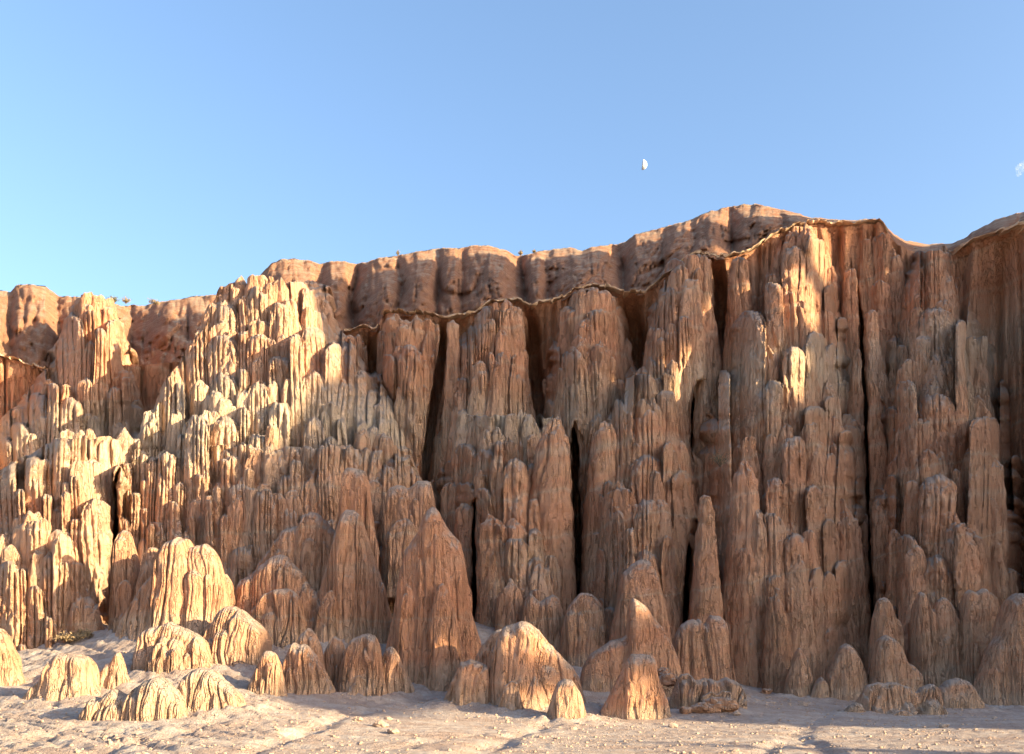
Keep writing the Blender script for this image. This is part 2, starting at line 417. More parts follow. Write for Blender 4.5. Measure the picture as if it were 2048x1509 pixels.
LEDG = np.array([(-80, 705), (0, 712), (40, 718), (90, 736), (300, 725), (560, 690), (640, 668), (700, 655), (725, 651), (752, 658), (768, 626), (800, 622), (870, 630),
  (890, 634), (950, 622), (976, 602), (1030, 595), (1060, 606), (1120, 596), (1150, 576), (1190, 567), (1215, 572), (1240, 582), (1290, 581), (1330, 551),
  (1370, 517), (1390, 505), (1420, 507), (1440, 512), (1480, 505), (1500, 501), (1520, 487), (1560, 462), (1590, 450), (1620, 443), (1700, 447),
  (1760, 441), (1790, 478), (1820, 497), (1900, 500), (1925, 487), (1960, 471), (2000, 456), (2048, 444), (2130, 425)], float)
LD = np.array([(-80, 62), (300, 63), (560, 61), (700, 60), (820, 57.5), (1000, 57.5), (1180, 57.5), (1400, 58), (1600, 58.5), (1760, 59), (1850, 62), (1930, 58), (2048, 55.5), (2130, 54)], float)
pxs = np.arange(-500, 2331, 3.0)
sk = np.interp(pxs, SKYL[:, 0], SKYL[:, 1]); lg = np.interp(pxs, LEDG[:, 0], LEDG[:, 1]); ld = np.interp(pxs, LD[:, 0], LD[:, 1])
lg = lg + 2.5 * noise(pxs * .02, 0, 1) + .9 * noise(pxs * .13, 0, 2)
sk = sk + 1.4 * noise(pxs * .09, 0, 5) + .8 * noise(pxs * .25, 0, 6)
thick = np.clip((lg - sk - 2) / 90, .02, 1)
# gullies between the domes
GUL = [(20, 16, 1.0), (118, 26, 1.3), (262, 48, 2.6), (470, 40, 1.6), (640, 14, 1.3), (712, 22, 2.2), (800, 16, 1.1), (873, 18, 1.3), (922, 14, .8), (1045, 34, 2.4), (1098, 20, 1.1),
       (1240, 26, 2.0), (1330, 20, .9), (1385, 24, 1.3), (1462, 22, 1.5), (1560, 24, 1.3), (1650, 26, .8)]
t = np.linspace(0, 1, 44)[:, None]
gb = np.array([-620, -480, -370, -250, -140] + [g_[0] for g_ in GUL] + [1740, 1830, 1940, 2040, 2200], float)
ga = np.array([1.4, 1.2, 1.5, 1.1, 1.4] + [g_[2] for g_ in GUL] + [1.0, 1.0, 1.2, 1.4, 1.4])
depth_span = 7.0 + 9.0 * thick
PXg = pxs[None, :] + 0 * t
gw = PXg + 9 * noise(PXg * .02, t * 2.2, 21)
gi = np.clip(np.searchsorted(gb, gw) - 1, 0, len(gb) - 2)
gq = 2 * (gw - gb[gi]) / (gb[gi + 1] - gb[gi]) - 1
glo = np.where(gq < 0, ga[gi], ga[gi + 1])
lob = 2.1 * glo * np.abs(gq) ** 2.6 * np.sin(np.pi * np.clip(t * .86 + .1, 0, 1)) ** .6 * (.5 + thick)[None, :]
flt = .9 * groove(noise(PXg * .028, t * 1.6, 11), .3) + .55 * groove(noise(PXg * .075, t * 2.5, 12), .25) + .3 * groove(noise(PXg * .16, t * 3.5, 15), .25)
PYm = lg[None, :] + 9 + (sk - lg - 9)[None, :] * t
Dm = ld[None, :] + .3 + depth_span[None, :] * (.42 * t + .58 * t ** 3) + lob + .16 * noise(PYm * .16 + 3 * noise(PXg * .01, 0, 3), 2.0, 1.0) + (flt * np.sin(np.pi * np.clip(t + .03, 0, 1)) + .7 * fbm(PXg * .03, t * 4, 3, 5) + .25 * noise(PXg * .2, t * 22, 4)) * (.3 + thick)[None, :]
Xm, Ym, Zm = W(PXg, PYm, Dm)
# plateau running back from the brow, sinking slowly
back = np.array([1.5, 4, 9, 18, 35, 60])[:, None]
Xb = Xm[-1:] + 0 * back; Yb = Ym[-1:] + back; Zb = Zm[-1:] - .06 * back - .004 * back ** 2
M = Mesh(); M.grid(np.stack([np.concatenate([Xm, Xb]), np.concatenate([Ym, Yb]), np.concatenate([Zm, Zb])], -1), (.5, 0, 0))
tag(M.build('mesa', MESA, origin=(0, 60, 20)), kind='structure')
# back wall below the ledge
hollow = np.zeros_like(pxs)
for c, w, a in [(60, 60, .6), (745, 26, 1.2), (905, 40, 1.6), (1070, 30, 2.6), (1265, 42, 2.6), (1440, 22, 2.2), (1730, 60, 1.0), (2000, 60, 2.2)]:
    hollow += a * np.exp(-((pxs - c) / w) ** 2)
v = np.linspace(0, 1, 150)[:, None]
X0, _, Z0 = W(pxs, lg + 2, ld)
Zw = Z0[None, :] + (-1.0 - Z0[None, :]) * v
hang = .12 + .18 * np.clip(v / .05, 0, 1)
fl = .8 * groove(noise(X0[None, :] * .9 + 5, Zw * .05, 7), .32) + .35 * groove(noise(X0[None, :] * 2.6, Zw * .12, 8), .3) + .3 * noise(X0[None, :] * .5, Zw * .3, 3) + .06 * noise(3.0, 1.0, Zw * 3 - .6 * X0[None, :])
Yw = ld[None, :] + hang + hollow[None, :] * np.clip(v / .1, 0, 1) + fl * np.clip(v / .012, .3, 1) - 2.5 * v
Yw = Yw + 2.5 * cleft_gap(pxs[None, :] + 0 * v, HZ - (Zw - EYE) / ld[None, :] * F) * np.clip(v / .03, 0, 1)
Xw = X0[None, :] * Yw / ld[None, :]
M = Mesh(); M.grid(np.stack([Xw, Yw, Zw], -1), (.35, 0, .12))
tag(M.build('cliff', ROCK, origin=(0, 58, 0)), kind='structure')
# caprock ledge: a thin hard bed that juts out over the wall
def ledge(a, b, th=.12, out=.20):
    m = (pxs >= a) & (pxs <= b)
    p = np.arange(a, b, 1.5)
    py = np.interp(p, pxs, lg); dl = np.interp(p, pxs, ld)
    x, y, z = W(p, py, dl)
    o = out * np.clip(.6 + .7 * noise(x * .55, 0, 3) + .3 * noise(x * 2.1, 0, 9) + .15 * noise(x * 6, 0, 9), -.2, 2)
    h = th * np.clip(.75 + .7 * noise(x * .8, 0, 5) + .3 * noise(x * 3.5, 0, 6), .15, 2)
    sect = [(1.6, .35), (.6, .32), (.0, .22), (-.7, .10), (-1.0, -.15), (-.85, -.5), (-.2, -.75), (1.4, -.8)]
    V = np.stack([np.stack([x + 0 * h, y + (u * o if u < 0 else u) + .06 * noise(x * 6, u * 3, 2), z + w * h + .05 * noise(x * 4, 1.0, u * 2 + w) + .06 * noise(x * 2.3, 0, 8) + .05 * np.sign(noise(x * 5.1, 0, 4)) * (noise(x * .9, 0, 6) > .1)], -1) for u, w in sect])
    M = Mesh(); M.grid(V, (.5, .1, 0)); return M
for a, b, lab in [(-60, 92, 'short caprock ledge under the domes at the left edge of the cliff'),
                  (688, 756, 'short thin caprock ledge just right of the sunlit ridge'),
                  (766, 1242, 'long wavy caprock ledge running over the three tall towers in the centre'),
                  (1236, 1505, 'caprock ledge sagging over the dark alcoves below the highest dome'),
                  (1500, 1640, 'caprock ledge climbing to the brow of the highest spires'),
                  (1640, 1776, 'caprock ledge along the skyline right of the highest dome'),
                  (1920, 2120, 'caprock ledge at the far right skyline above the shaded wall')]:
    tag(ledge(a, b).build('caprock_ledge', LEDGE, smooth=False), lab, 'rock ledge', 'caprock ledges below the mesa top')

# ------------------------------------------------------------------ buttresses built from columns
def poly_points(poly, n, rng, sx, sy):
    P = np.array(poly, float); lo, hi = P.min(0), P.max(0); out = []
    for _ in range(n * 40):
        x, y = rng.uniform(lo[0], hi[0]), rng.uniform(lo[1], hi[1])
        ins = False
        for i in range(len(P)):
            (x1, y1), (x2, y2) = P[i], P[i - 1]
            if (y1 > y) != (y2 > y) and x < (x2 - x1) * (y - y1) / (y2 - y1) + x1: ins = not ins
        if ins and all(((x - a) / sx) ** 2 + ((y - b) / sy) ** 2 > 1 for a, b in out):
            out.append((x, y))
            if len(out) >= n: break
    return out

def core(M, edges, dp, rec, cw, step, seed, tint, top, recl=None):
    """the fluted mass of a buttress: terraced, ribbed, falling back on both sides into the gullies"""
    rs = np.random.RandomState(seed)
    ed = np.array(edges, float)
    py = np.arange(top, 1425, 2.6)
    c = np.interp(py, ed[:, 0], (ed[:, 1] + ed[:, 2]) / 2); hw = np.interp(py, ed[:, 0], (ed[:, 2] - ed[:, 1]) / 2)
    tt = np.linspace(-1.16, 1.16, int(hw.max() * 2.32 / 1.4))[None, :]
    PX = c[:, None] + tt * hw[:, None]; PY = py[:, None] + 0 * PX
    bnd = np.cumsum(cw * np.exp(rs.uniform(-.9, .65, 5600 // int(cw)))) - 600
    PX = PX + (11 * noise(PY / 24, tt * 0, seed + 40) + 6 * noise(PY / 9, tt * 0, seed + 41)) * np.sign(tt) * np.clip(np.abs(tt), 0, 1) ** 4
    pw = PX + 5 * noise(PX / 45, PY / 140, seed) + 2.5 * noise(PX / 18, PY / 60, seed + 3)
    ci = np.clip(np.searchsorted(bnd, pw) - 1, 0, len(bnd) - 2)
    q = 2 * (pw - bnd[ci]) / (bnd[ci + 1] - bnd[ci]) - 1; hb = (bnd[ci + 1] - bnd[ci]) / 2
    H = (step * np.exp(rs.uniform(-.75, .75, len(bnd))))[ci]; ph = rs.uniform(0, 900, len(bnd))[ci]
    yy = PY + ph + 18 * noise(ci * 1.7, PY / 170, seed + 5) - .9 * hb * (1 - np.sqrt(np.clip(1 - q * q, 0, 1))) + 3.5 * noise(PX / 9, PY / 50, seed + 8)
    kk = np.floor(yy / H); d = yy - kk * H
    fD = lambda p: np.interp(p, dp[:, 0], dp[:, 1])
    D0 = .8 * fD(PY - d + H * .55) + .2 * fD(PY)
    A = np.clip(hb, 6, 30) * D0 / F
    dd = np.clip(1 - d / (hb * 1.15), 0, 1)
    bul = np.sqrt(np.clip(1 - (.92 * q * q) - dd * dd * .95, 0, 1))
    b2 = np.cumsum(cw * .3 * rs.uniform(.5, 1.6, 16000 // int(cw))) - 600
    c2 = np.clip(np.searchsorted(b2, pw + 3 * noise(PX / 14, PY / 90, seed + 11)) - 1, 0, len(b2) - 2)
    q2 = 2 * (pw - b2[c2]) / (b2[c2 + 1] - b2[c2]) - 1
    D = D0 + (1 - bul) * A * .95 + .13 * np.clip(np.abs(q2), 0, 1.2) ** 3
    D = D + .22 * noise(PX / 20, PY / 45, seed + 20) + .10 * noise(PX / 7, PY / 16, seed + 21) + .05 * noise(PX / 3, PY / 6, seed + 22)
    D = D + np.where(tt < 0, rec if recl is None else recl, rec) * np.abs(tt) ** 2.4 + np.clip(np.abs(tt) - 1, 0, 1) * 14 + .25
    D = D + 6.5 * cleft_gap(PX, PY)
    PYt = PY + 7 * noise(PX / 10, 0, seed + 30) * np.clip(1 - (PY - top) / 60, 0, 1)
    PYt = PYt + 110 * np.clip((np.abs(tt) - .95) / .21, 0, 1) ** 2
    X, Y, Z = W(PX, PYt, D)
    P = np.stack([X, Y + 0 * X, Z], -1)
    b = np.array([5.0, 2.0, .7])[:, None]
    cap_ = np.stack([X[:1] * (1 + b / Y[:1]), Y[:1] + b, Z[:1] - .5 * b], -1)
    P = np.concatenate([cap_, P])
    tn_ = np.zeros(P.shape[:2] + (3,), np.float32)
    a_, b_, c_ = tint
    row = np.concatenate([[0, 0, 0], np.arange(len(py))])
    cell = ci[row]; kr = kk[row]
    rnd = lambda m: (np.sin(cell * 12.9898 + kr * 78.233 + m) * 43758.5453) % 1.0
    tn_[..., 0] = np.clip(a_ + .4 * (rnd(0) - .5), 0, 1)
    tn_[..., 1] = np.clip(b_[row][:, None] + .18 * (rnd(1) - .5), 0, .9)
    tn_[..., 2] = np.clip(c_ + .26 * (rnd(2) - .5), 0, 1)
    M.grid(P, tn_.reshape(-1, 3))

def buttress(label, depths, edges, rec, mains, cw, step, tint=(.5, .1, .05), pale=None, slope=.065, name='buttress', amp=.62, ws=1.05, reach=15.0, L=8.0, top=None, recl=None, drop=.3):
    sd = len(mains) * 101 + int(depths[0][0])
    rng = random.Random(sd)
    dp = np.array(sorted(depths), float); ed = np.array(edges, float)
    def D(px, py):
        l, r_ = np.interp(py, ed[:, 0], ed[:, 1]), np.interp(py, ed[:, 0], ed[:, 2])
        t_ = abs(px - (l + r_) / 2) / ((r_ - l) / 2)
        return float(np.interp(py, dp[:, 0], dp[:, 1]) + (recl if recl is not None and px < (l + r_) / 2 else rec) * min(t_, 1.25) ** 2.4)
    def tn(py, px):
        a, b, c = tint
        p = (pale(px, py) if pale else 0) + b
        return (min(1, max(0, a + rng.uniform(-.28, .28))), min(.9, max(0, p + rng.uniform(-.12, .12))), max(0, c + rng.uniform(-.12, .16)))
    body = Mesh(); seed = 1
    top = top or ed[0, 0] + 14
    pys = np.arange(top, 1425, 2.6)
    mid = np.interp(pys, ed[:, 0], (ed[:, 1] + ed[:, 2]) / 2)
    pl = np.array([tint[1] + (pale(m_, p_) if pale else 0) for m_, p_ in zip(mid, pys)])
    core(body, edges, dp, rec, cw, step, sd, (tint[0], pl, tint[2]), top, recl)
    root = body.build(name, ROCK)
    tag(root, label, 'rock buttress', 'fluted buttresses of the cliff')
    for m in mains:
        x, y, w = m[:3]; o = dict(m[3]) if len(m) > 3 else {}
        if not o and y > ed[0, 0] + 60 and rng.random() < drop: continue
        k = Mesh()
        dep = o.pop('d', D(x, y) + rng.uniform(-.35, .6))
        kw = dict(slope=slope * rng.uniform(.9, 2.3), e=rng.choice([1.5, 1.8, 2.3, 3.2]), cap=rng.uniform(.7, 2.6), asp=rng.uniform(.85, 1.3), seed=seed, tint=tn(y, x), amp=amp, reach=reach, L=L, clefts=True,
                  lean=rng.uniform(-.012, .012)); kw.update(o)
        column(k, x, y, dep, w * ws * math.exp(rng.uniform(-.3, .42)), **kw); seed += 1
        k.build('slab' if kw['amp'] < .58 else 'knob' if w < 9.5 else 'pinnacle', ROCK, root)
    return root

T = lambda *a: list(a)
buttress('broad shaded buttress with a sunlit double tip behind the left edge rows', [(900, 55), (740, 58.5), (580, 63)], [(585, 150, 230), (700, 105, 262), (800, 40, 282), (900, -60, 288), (1400, -120, 290)], 4.0,
  T((181, 584, 14), (195, 590, 10), (159, 602, 8), (150, 635, 11), (220, 615, 9), (125, 685, 7), (97, 760, 9), (134, 768, 6), (178, 612, 12), (200, 679, 10), (145, 693, 12),
    (236, 637, 8), (120, 718, 11), (231, 693, 14), (42, 815, 16), (95, 829, 18), (189, 832, 11), (156, 827, 12), (239, 835, 14), (67, 802, 9), (264, 776, 12), (67, 868, 16), (50, 785, 5), (250, 740, 12), (172, 760, 12), (205, 770, 12)),
  34, 140, tint=(.5, .12, .08), pale=lambda x, y: .35 if y > 800 else 0)

buttress('wide sunlit stepped ridge of pale crowded pinnacles left of centre', [(1150, 42.5), (1000, 44.6), (850, 48), (700, 52), (560, 56)], [(555, 462, 640), (660, 395, 692), (760, 335, 762), (850, 285, 818), (950, 240, 838), (1050, 232, 850), (1400, 228, 880)], 6.5,
  T((483, 552, 9), (506, 548, 9), (522, 550, 10), (541, 553, 8), (561, 557, 12), (539, 568, 9), (470, 577, 8), (450, 600, 6), (458, 604, 7), (492, 593, 9), (508, 590, 7), (522, 602, 9), (425, 608, 16), (578, 597, 12),
    (595, 561, 14), (622, 561, 14), (617, 614, 7), (631, 622, 7), (650, 600, 10), (659, 625, 10), (606, 644, 10), (670, 658, 12), (428, 652, 10), (405, 661, 10), (447, 641, 12), (464, 658, 9), (497, 661, 9), (517, 641, 10),
    (533, 644, 9), (556, 616, 9), (572, 649, 9), (444, 703, 16), (464, 705, 12), (517, 711, 10), (533, 680, 10), (547, 680, 8), (564, 669, 12), (584, 672, 12), (620, 668, 14), (639, 677, 12), (661, 688, 12), (681, 677, 12),
    (522, 758, 14), (545, 763, 12), (578, 758, 14), (609, 763, 14), (639, 747, 16), (661, 771, 10), (681, 760, 12), (723, 744, 14), (745, 758, 16), (761, 786, 18), (489, 778, 10), (436, 792, 22), (506, 794, 9), (542, 797, 18),
    (606, 814, 14), (642, 796, 14), (664, 802, 10), (700, 839, 16), (650, 824, 9), (728, 856, 12), (759, 814, 18), (787, 786, 12), (539, 855, 12), (559, 844, 10), (353, 743, 10), (378, 740, 8), (398, 664, 9), (426, 653, 9),
    (401, 707, 9), (442, 704, 15), (401, 762, 14), (367, 785, 14), (334, 787, 8), (303, 818, 12), (320, 823, 10), (348, 829, 10), (287, 846, 9), (384, 846, 20), (362, 871, 10), (328, 899, 10), (278, 879, 10), (417, 820, 14),
    (445, 801, 18), (442, 842, 12), (456, 845, 9), (281, 901, 12), (306, 927, 10), (353, 932, 10), (389, 903, 26), (267, 1024, 12), (273, 998, 9), (467, 914, 16), (236, 935, 12), (199, 982, 5), (209, 1029, 16)),
  31, 135, recl=1.2, drop=.42, tint=(.6, .12, .03), pale=lambda x, y: .12 + (.55 * math.exp(-((y - 870) / 75) ** 2)) + (.2 if x < 400 else 0), L=7.0)

buttress('crowded low pinnacles in shade at the foot of the sunlit ridge', [(1150, 42), (1000, 44), (850, 47)], [(880, 330, 800), (950, 300, 836), (1050, 250, 850), (1400, 240, 880)], 3.5,
  T((589, 893, 14), (617, 893, 9), (645, 893, 14), (689, 890, 14), (695, 915, 12), (717, 912, 10), (636, 937, 22), (628, 982, 12), (673, 912, 12), (728, 857, 12), (767, 868, 18), (784, 921, 20), (748, 923, 10), (753, 954, 13),
    (809, 937, 12), (511, 896, 10), (550, 901, 14), (536, 893, 10), (545, 851, 14), (478, 990, 14), (495, 996, 12), (528, 971, 16, dict(e=4.0, cap=.6)), (505, 976, 14, dict(e=4.0, cap=.6)), (556, 987, 10), (498, 937, 11), (356, 926, 9), (345, 948, 8), (309, 976, 12), (332, 984, 12), (392, 1000, 12),
    (420, 1010, 10), (440, 1015, 9), (365, 1008, 10), (416, 960, 12), (455, 1030, 8), (385, 1045, 9), (410, 1060, 8), (375, 1062, 7), (440, 1075, 8), (350, 1050, 10), (430, 990, 9), (590, 985, 12), (605, 940, 10)),
  30, 130, drop=.45, tint=(.5, .2, .05), pale=lambda x, y: .12 if y < 930 else 0)

buttress('front rows of sunlit pinnacles at the left edge of the photo', [(1300, 38.5), (1100, 40.5), (980, 42.5), (855, 46)], [(862, 118, 250), (960, -30, 240), (1100, -80, 232), (1400, -80, 226)], 2.5,
  T((28, 923, 14), (56, 921, 10), (11, 960, 12), (75, 923, 5), (92, 918, 8), (106, 907, 9), (120, 904, 9), (134, 857, 12), (161, 857, 12), (181, 857, 9), (206, 873, 11), (227, 875, 11), (250, 854, 14), (156, 923, 9),
    (173, 923, 9), (136, 965, 11), (64, 1026, 14), (42, 1031, 8), (83, 1037, 9), (120, 1010, 12), (97, 1014, 10), (6, 973, 8), (95, 973, 14), (167, 979, 12), (17, 1063, 16), (22, 1088, 12), (75, 1099, 14), (122, 1063, 14),
    (100, 1107, 10), (36, 1146, 10), (172, 1199, 18), (-25, 940, 16), (-20, 1040, 16), (195, 1000, 10), (222, 940, 12), (190, 920, 10)),
  38, 175, tint=(.6, .15, .03), pale=lambda x, y: .25 if y < 1000 else .05, L=9.0)

buttress('tall flat topped shaded tower under the left end of the long caprock ledge', [(960, 51.5), (800, 53), (640, 55.8)], [(632, 764, 886), (750, 750, 886), (850, 790, 868), (950, 815, 866), (1100, 815, 866)], 4.0,
  T((773, 636, 10), (812, 640, 14), (790, 630, 12), (834, 630, 13), (856, 639, 12), (759, 741, 8), (874, 650, 10), (767, 660, 10), (800, 690, 12), (824, 700, 12), (848, 720, 12), (845, 770, 12), (790, 740, 12), (812, 760, 14), (866, 700, 11), (735, 690, 8, dict(d=59)), (715, 670, 12, dict(d=59)), (700, 672, 10, dict(d=59))),
  32, 190, tint=(.45, .03, .12), L=14.0, slope=.04, reach=22)

buttress('shaded fluted tower standing under the rising bend of the long ledge', [(830, 52.3), (720, 53.5), (600, 56)], [(602, 965, 1050), (700, 896, 1056), (830, 882, 1074), (1000, 870, 1080)], 4.5,
  T((990, 606, 12), (1015, 602, 14), (1035, 613, 10), (906, 640, 13, dict(d=55.5)), (897, 710, 9), (928, 680, 18), (959, 724, 13), (1031, 643, 11), (1045, 696, 10), (978, 640, 10), (1004, 660, 12), (1018, 700, 12), (990, 720, 9), (1000, 770, 14), (1030, 770, 12), (962, 780, 14),
    (925, 770, 12), (905, 770, 11), (940, 740, 9)),
  22, 95, tint=(.48, .05, .10), L=12.0, slope=.05)

buttress('shaded central tower with a narrow crown under the ledge and a long sharp rib', [(900, 51.8), (720, 53.2), (575, 56)], [(574, 1125, 1234), (700, 1092, 1262), (850, 1080, 1256), (1000, 1076, 1256)], 5.0,
  T((1098, 652, 11), (1164, 578, 12), (1184, 577, 15), (1200, 585, 12), (1137, 617, 11), (1170, 641, 13), (1215, 586, 11), (1234, 641, 10), (1254, 680, 12), (1262, 705, 10), (1159, 677, 15), (1118, 690, 11), (1200, 680, 13), (1220, 700, 13), (1090, 760, 12), (1128, 740, 12),
    (1185, 740, 14), (1240, 760, 12), (1145, 620, 9)),
  30, 170, tint=(.45, .03, .12), L=14.0, slope=.05, reach=20)

buttress('shaded tower with a sloping shoulder left of the narrow dark alcove', [(780, 52.4), (640, 54), (505, 56.4)], [(508, 1345, 1426), (600, 1302, 1426), (700, 1264, 1428), (780, 1252, 1410), (1000, 1252, 1410)], 4.5,
  T((1384, 510, 12), (1400, 513, 14), (1414, 516, 9), (1364, 530, 12), (1350, 545, 11), (1320, 655, 13), (1302, 656, 8), (1345, 647, 9), (1367, 658, 9), (1398, 636, 12), (1264, 736, 12), (1286, 736, 12), (1330, 590, 10), (1356, 578, 12), (1380, 560, 11), (1408, 580, 10), (1378, 620, 11), (1310, 720, 14),
    (1345, 720, 12), (1412, 680, 10), (1390, 720, 11), (1316, 620, 9)),
  22, 110, tint=(.47, .03, .12), L=11.0, slope=.05)

buttress('lower central buttress capped by a pale grey crumbly shelf', [(1240, 43.5), (1030, 46.8), (820, 51.8)], [(818, 884, 1140), (900, 872, 1146), (1000, 882, 1145), (1100, 930, 1148), (1240, 950, 1154), (1400, 950, 1154)], 7.0,
  T((934, 817, 14), (895, 838, 10), (956, 825, 12), (892, 864, 16), (995, 856, 12), (972, 858, 12), (1017, 875, 12, dict(slope=.12)), (936, 889, 17), (920, 892, 12), (1056, 831, 14), (1023, 828, 14), (1042, 822, 14), (1109, 839, 22, dict(d=49.4, tint=(.45, .04, .14), amp=.5)), (1134, 817, 16), (1089, 853, 14), (1056, 895, 11), (1081, 897, 16),
    (1087, 959, 20), (1117, 972, 10), (906, 1020, 12), (934, 1003, 15), (984, 1031, 20, dict(slope=.13)), (1048, 1025, 15), (1028, 1038, 13), (1120, 1047, 11), (1126, 1058, 19), (1011, 1060, 12), (995, 1108, 17), (973, 1159, 15), (1023, 1162, 15), (1078, 1127, 12), (880, 930, 12), (905, 960, 12), (960, 940, 12), (1060, 1100, 12), (1100, 1110, 14), (1000, 1180, 12)),
  44, 140, drop=.45, tint=(.42, .08, .06), pale=lambda x, y: .62 * math.exp(-((y - 835) / 32) ** 2) + .25 * math.exp(-((y - 1120) / 30) ** 2), slope=.08)

buttress('lower shaded buttress with a smooth dome head right of the widest dark cleft', [(1260, 43), (1050, 45.8), (860, 49.8), (736, 52.5)], [(738, 1250, 1375), (840, 1188, 1384), (900, 1168, 1386), (1050, 1164, 1386), (1200, 1166, 1372), (1400, 1166, 1366)], 6.5,
  T((1210, 840, 24, dict(d=50.2, amp=.5)), (1297, 862, 18), (1245, 883, 10), (1270, 885, 10), (1353, 867, 16), (1336, 902, 13), (1358, 905, 12), (1214, 938, 15), (1228, 961, 20), (1356, 931, 14), (1372, 947, 11), (1339, 956, 12), (1322, 1000, 14), (1336, 1002, 12), (1358, 1022, 18), (1411, 992, 14, dict(d=45.4, amp=.6, slope=.10, reach=16, L=14)),
    (1292, 1062, 12), (1322, 1064, 15), (1306, 1074, 8), (1184, 892, 17), (1217, 958, 15), (1242, 967, 17), (1190, 1050, 13), (1181, 1073, 10), (1200, 1062, 16), (1310, 940, 10), (1285, 800, 12), (1330, 780, 12), (1350, 800, 12), (1305, 800, 10), (1230, 1010, 14), (1190, 990, 14), (1270, 1010, 10), (1385, 1060, 12), (1380, 1120, 12)),
  42, 180, drop=.45, tint=(.45, .06, .10), slope=.075)

buttress('largest shaded buttress with sun streaks down its spiry crest', [(1390, 44), (1150, 44.6), (1040, 46.3), (870, 49.3), (670, 53), (440, 58)], [(442, 1532, 1680), (560, 1470, 1692), (660, 1436, 1702), (760, 1420, 1714), (860, 1388, 1726), (1000, 1380, 1736), (1200, 1370, 1742), (1400, 1364, 1744)], 8.0,
  T((1539, 477, 12), (1584, 463, 13), (1609, 449, 12), (1642, 446, 12), (1659, 443, 10), (1478, 519, 14, dict(d=56.6)), (1567, 514, 15), (1587, 514, 10), (1545, 546, 10), (1559, 549, 9), (1656, 532, 10), (1520, 616, 11), (1542, 641, 11), (1584, 641, 8), (1620, 649, 9), (1634, 660, 8), (1651, 622, 14), (1681, 661, 16), (1567, 672, 15),
    (1534, 697, 15), (1442, 714, 13), (1456, 711, 12), (1492, 610, 8), (1467, 641, 10), (1673, 547, 10), (1617, 686, 13), (1650, 700, 13), (1475, 864, 10), (1498, 867, 12), (1520, 878, 12), (1542, 870, 14), (1573, 847, 13), (1478, 892, 12), (1489, 922, 20, dict(amp=.35, slope=.10, e=1.7, cap=2.6, d=46.6)), (1542, 984, 12), (1559, 995, 9),
    (1512, 1031, 13), (1542, 1025, 19, dict(amp=.5)), (1448, 1039, 11), (1475, 1048, 11), (1592, 990, 14), (1553, 1080, 22, dict(amp=.45, e=3.2, cap=.9)), (1592, 1106, 14), (1492, 1100, 24, dict(amp=.45, e=3.2, cap=.9)), (1642, 1039, 11), (1684, 1006, 20, dict(amp=.6, e=1.7, cap=2.2)), (1461, 1147, 12), (1442, 1160, 8), (1553, 1178, 13),
    (1617, 1175, 14), (1631, 1175, 7), (1656, 1160, 15), (1673, 1147, 10), (1692, 833, 15), (1667, 835, 12), (1633, 883, 13), (1664, 883, 10), (1708, 913, 13), (1728, 1030, 13, dict(amp=.5)), (1686, 927, 10), (1500, 760, 16), (1545, 770, 14), (1480, 800, 12), (1600, 780, 14), (1640, 790, 14), (1520, 810, 12), (1580, 760, 10), (1620, 840, 12), (1430, 800, 14), (1415, 840, 12),
    (1455, 760, 12), (1445, 830, 12), (1430, 900, 13), (1600, 920, 12), (1570, 930, 12), (1440, 960, 12), (1610, 560, 11), (1600, 600, 11), (1630, 600, 11), (1575, 580, 10), (1655, 760, 12), (1690, 760, 14), (1620, 1060, 11), (1640, 1090, 12), (1590, 1190, 12), (1520, 1200, 12)),
  52, 230, drop=.45, tint=(.48, .06, .10), pale=lambda x, y: .38 * math.exp(-((y - 760) / 80) ** 2), slope=.065, L=9.0)

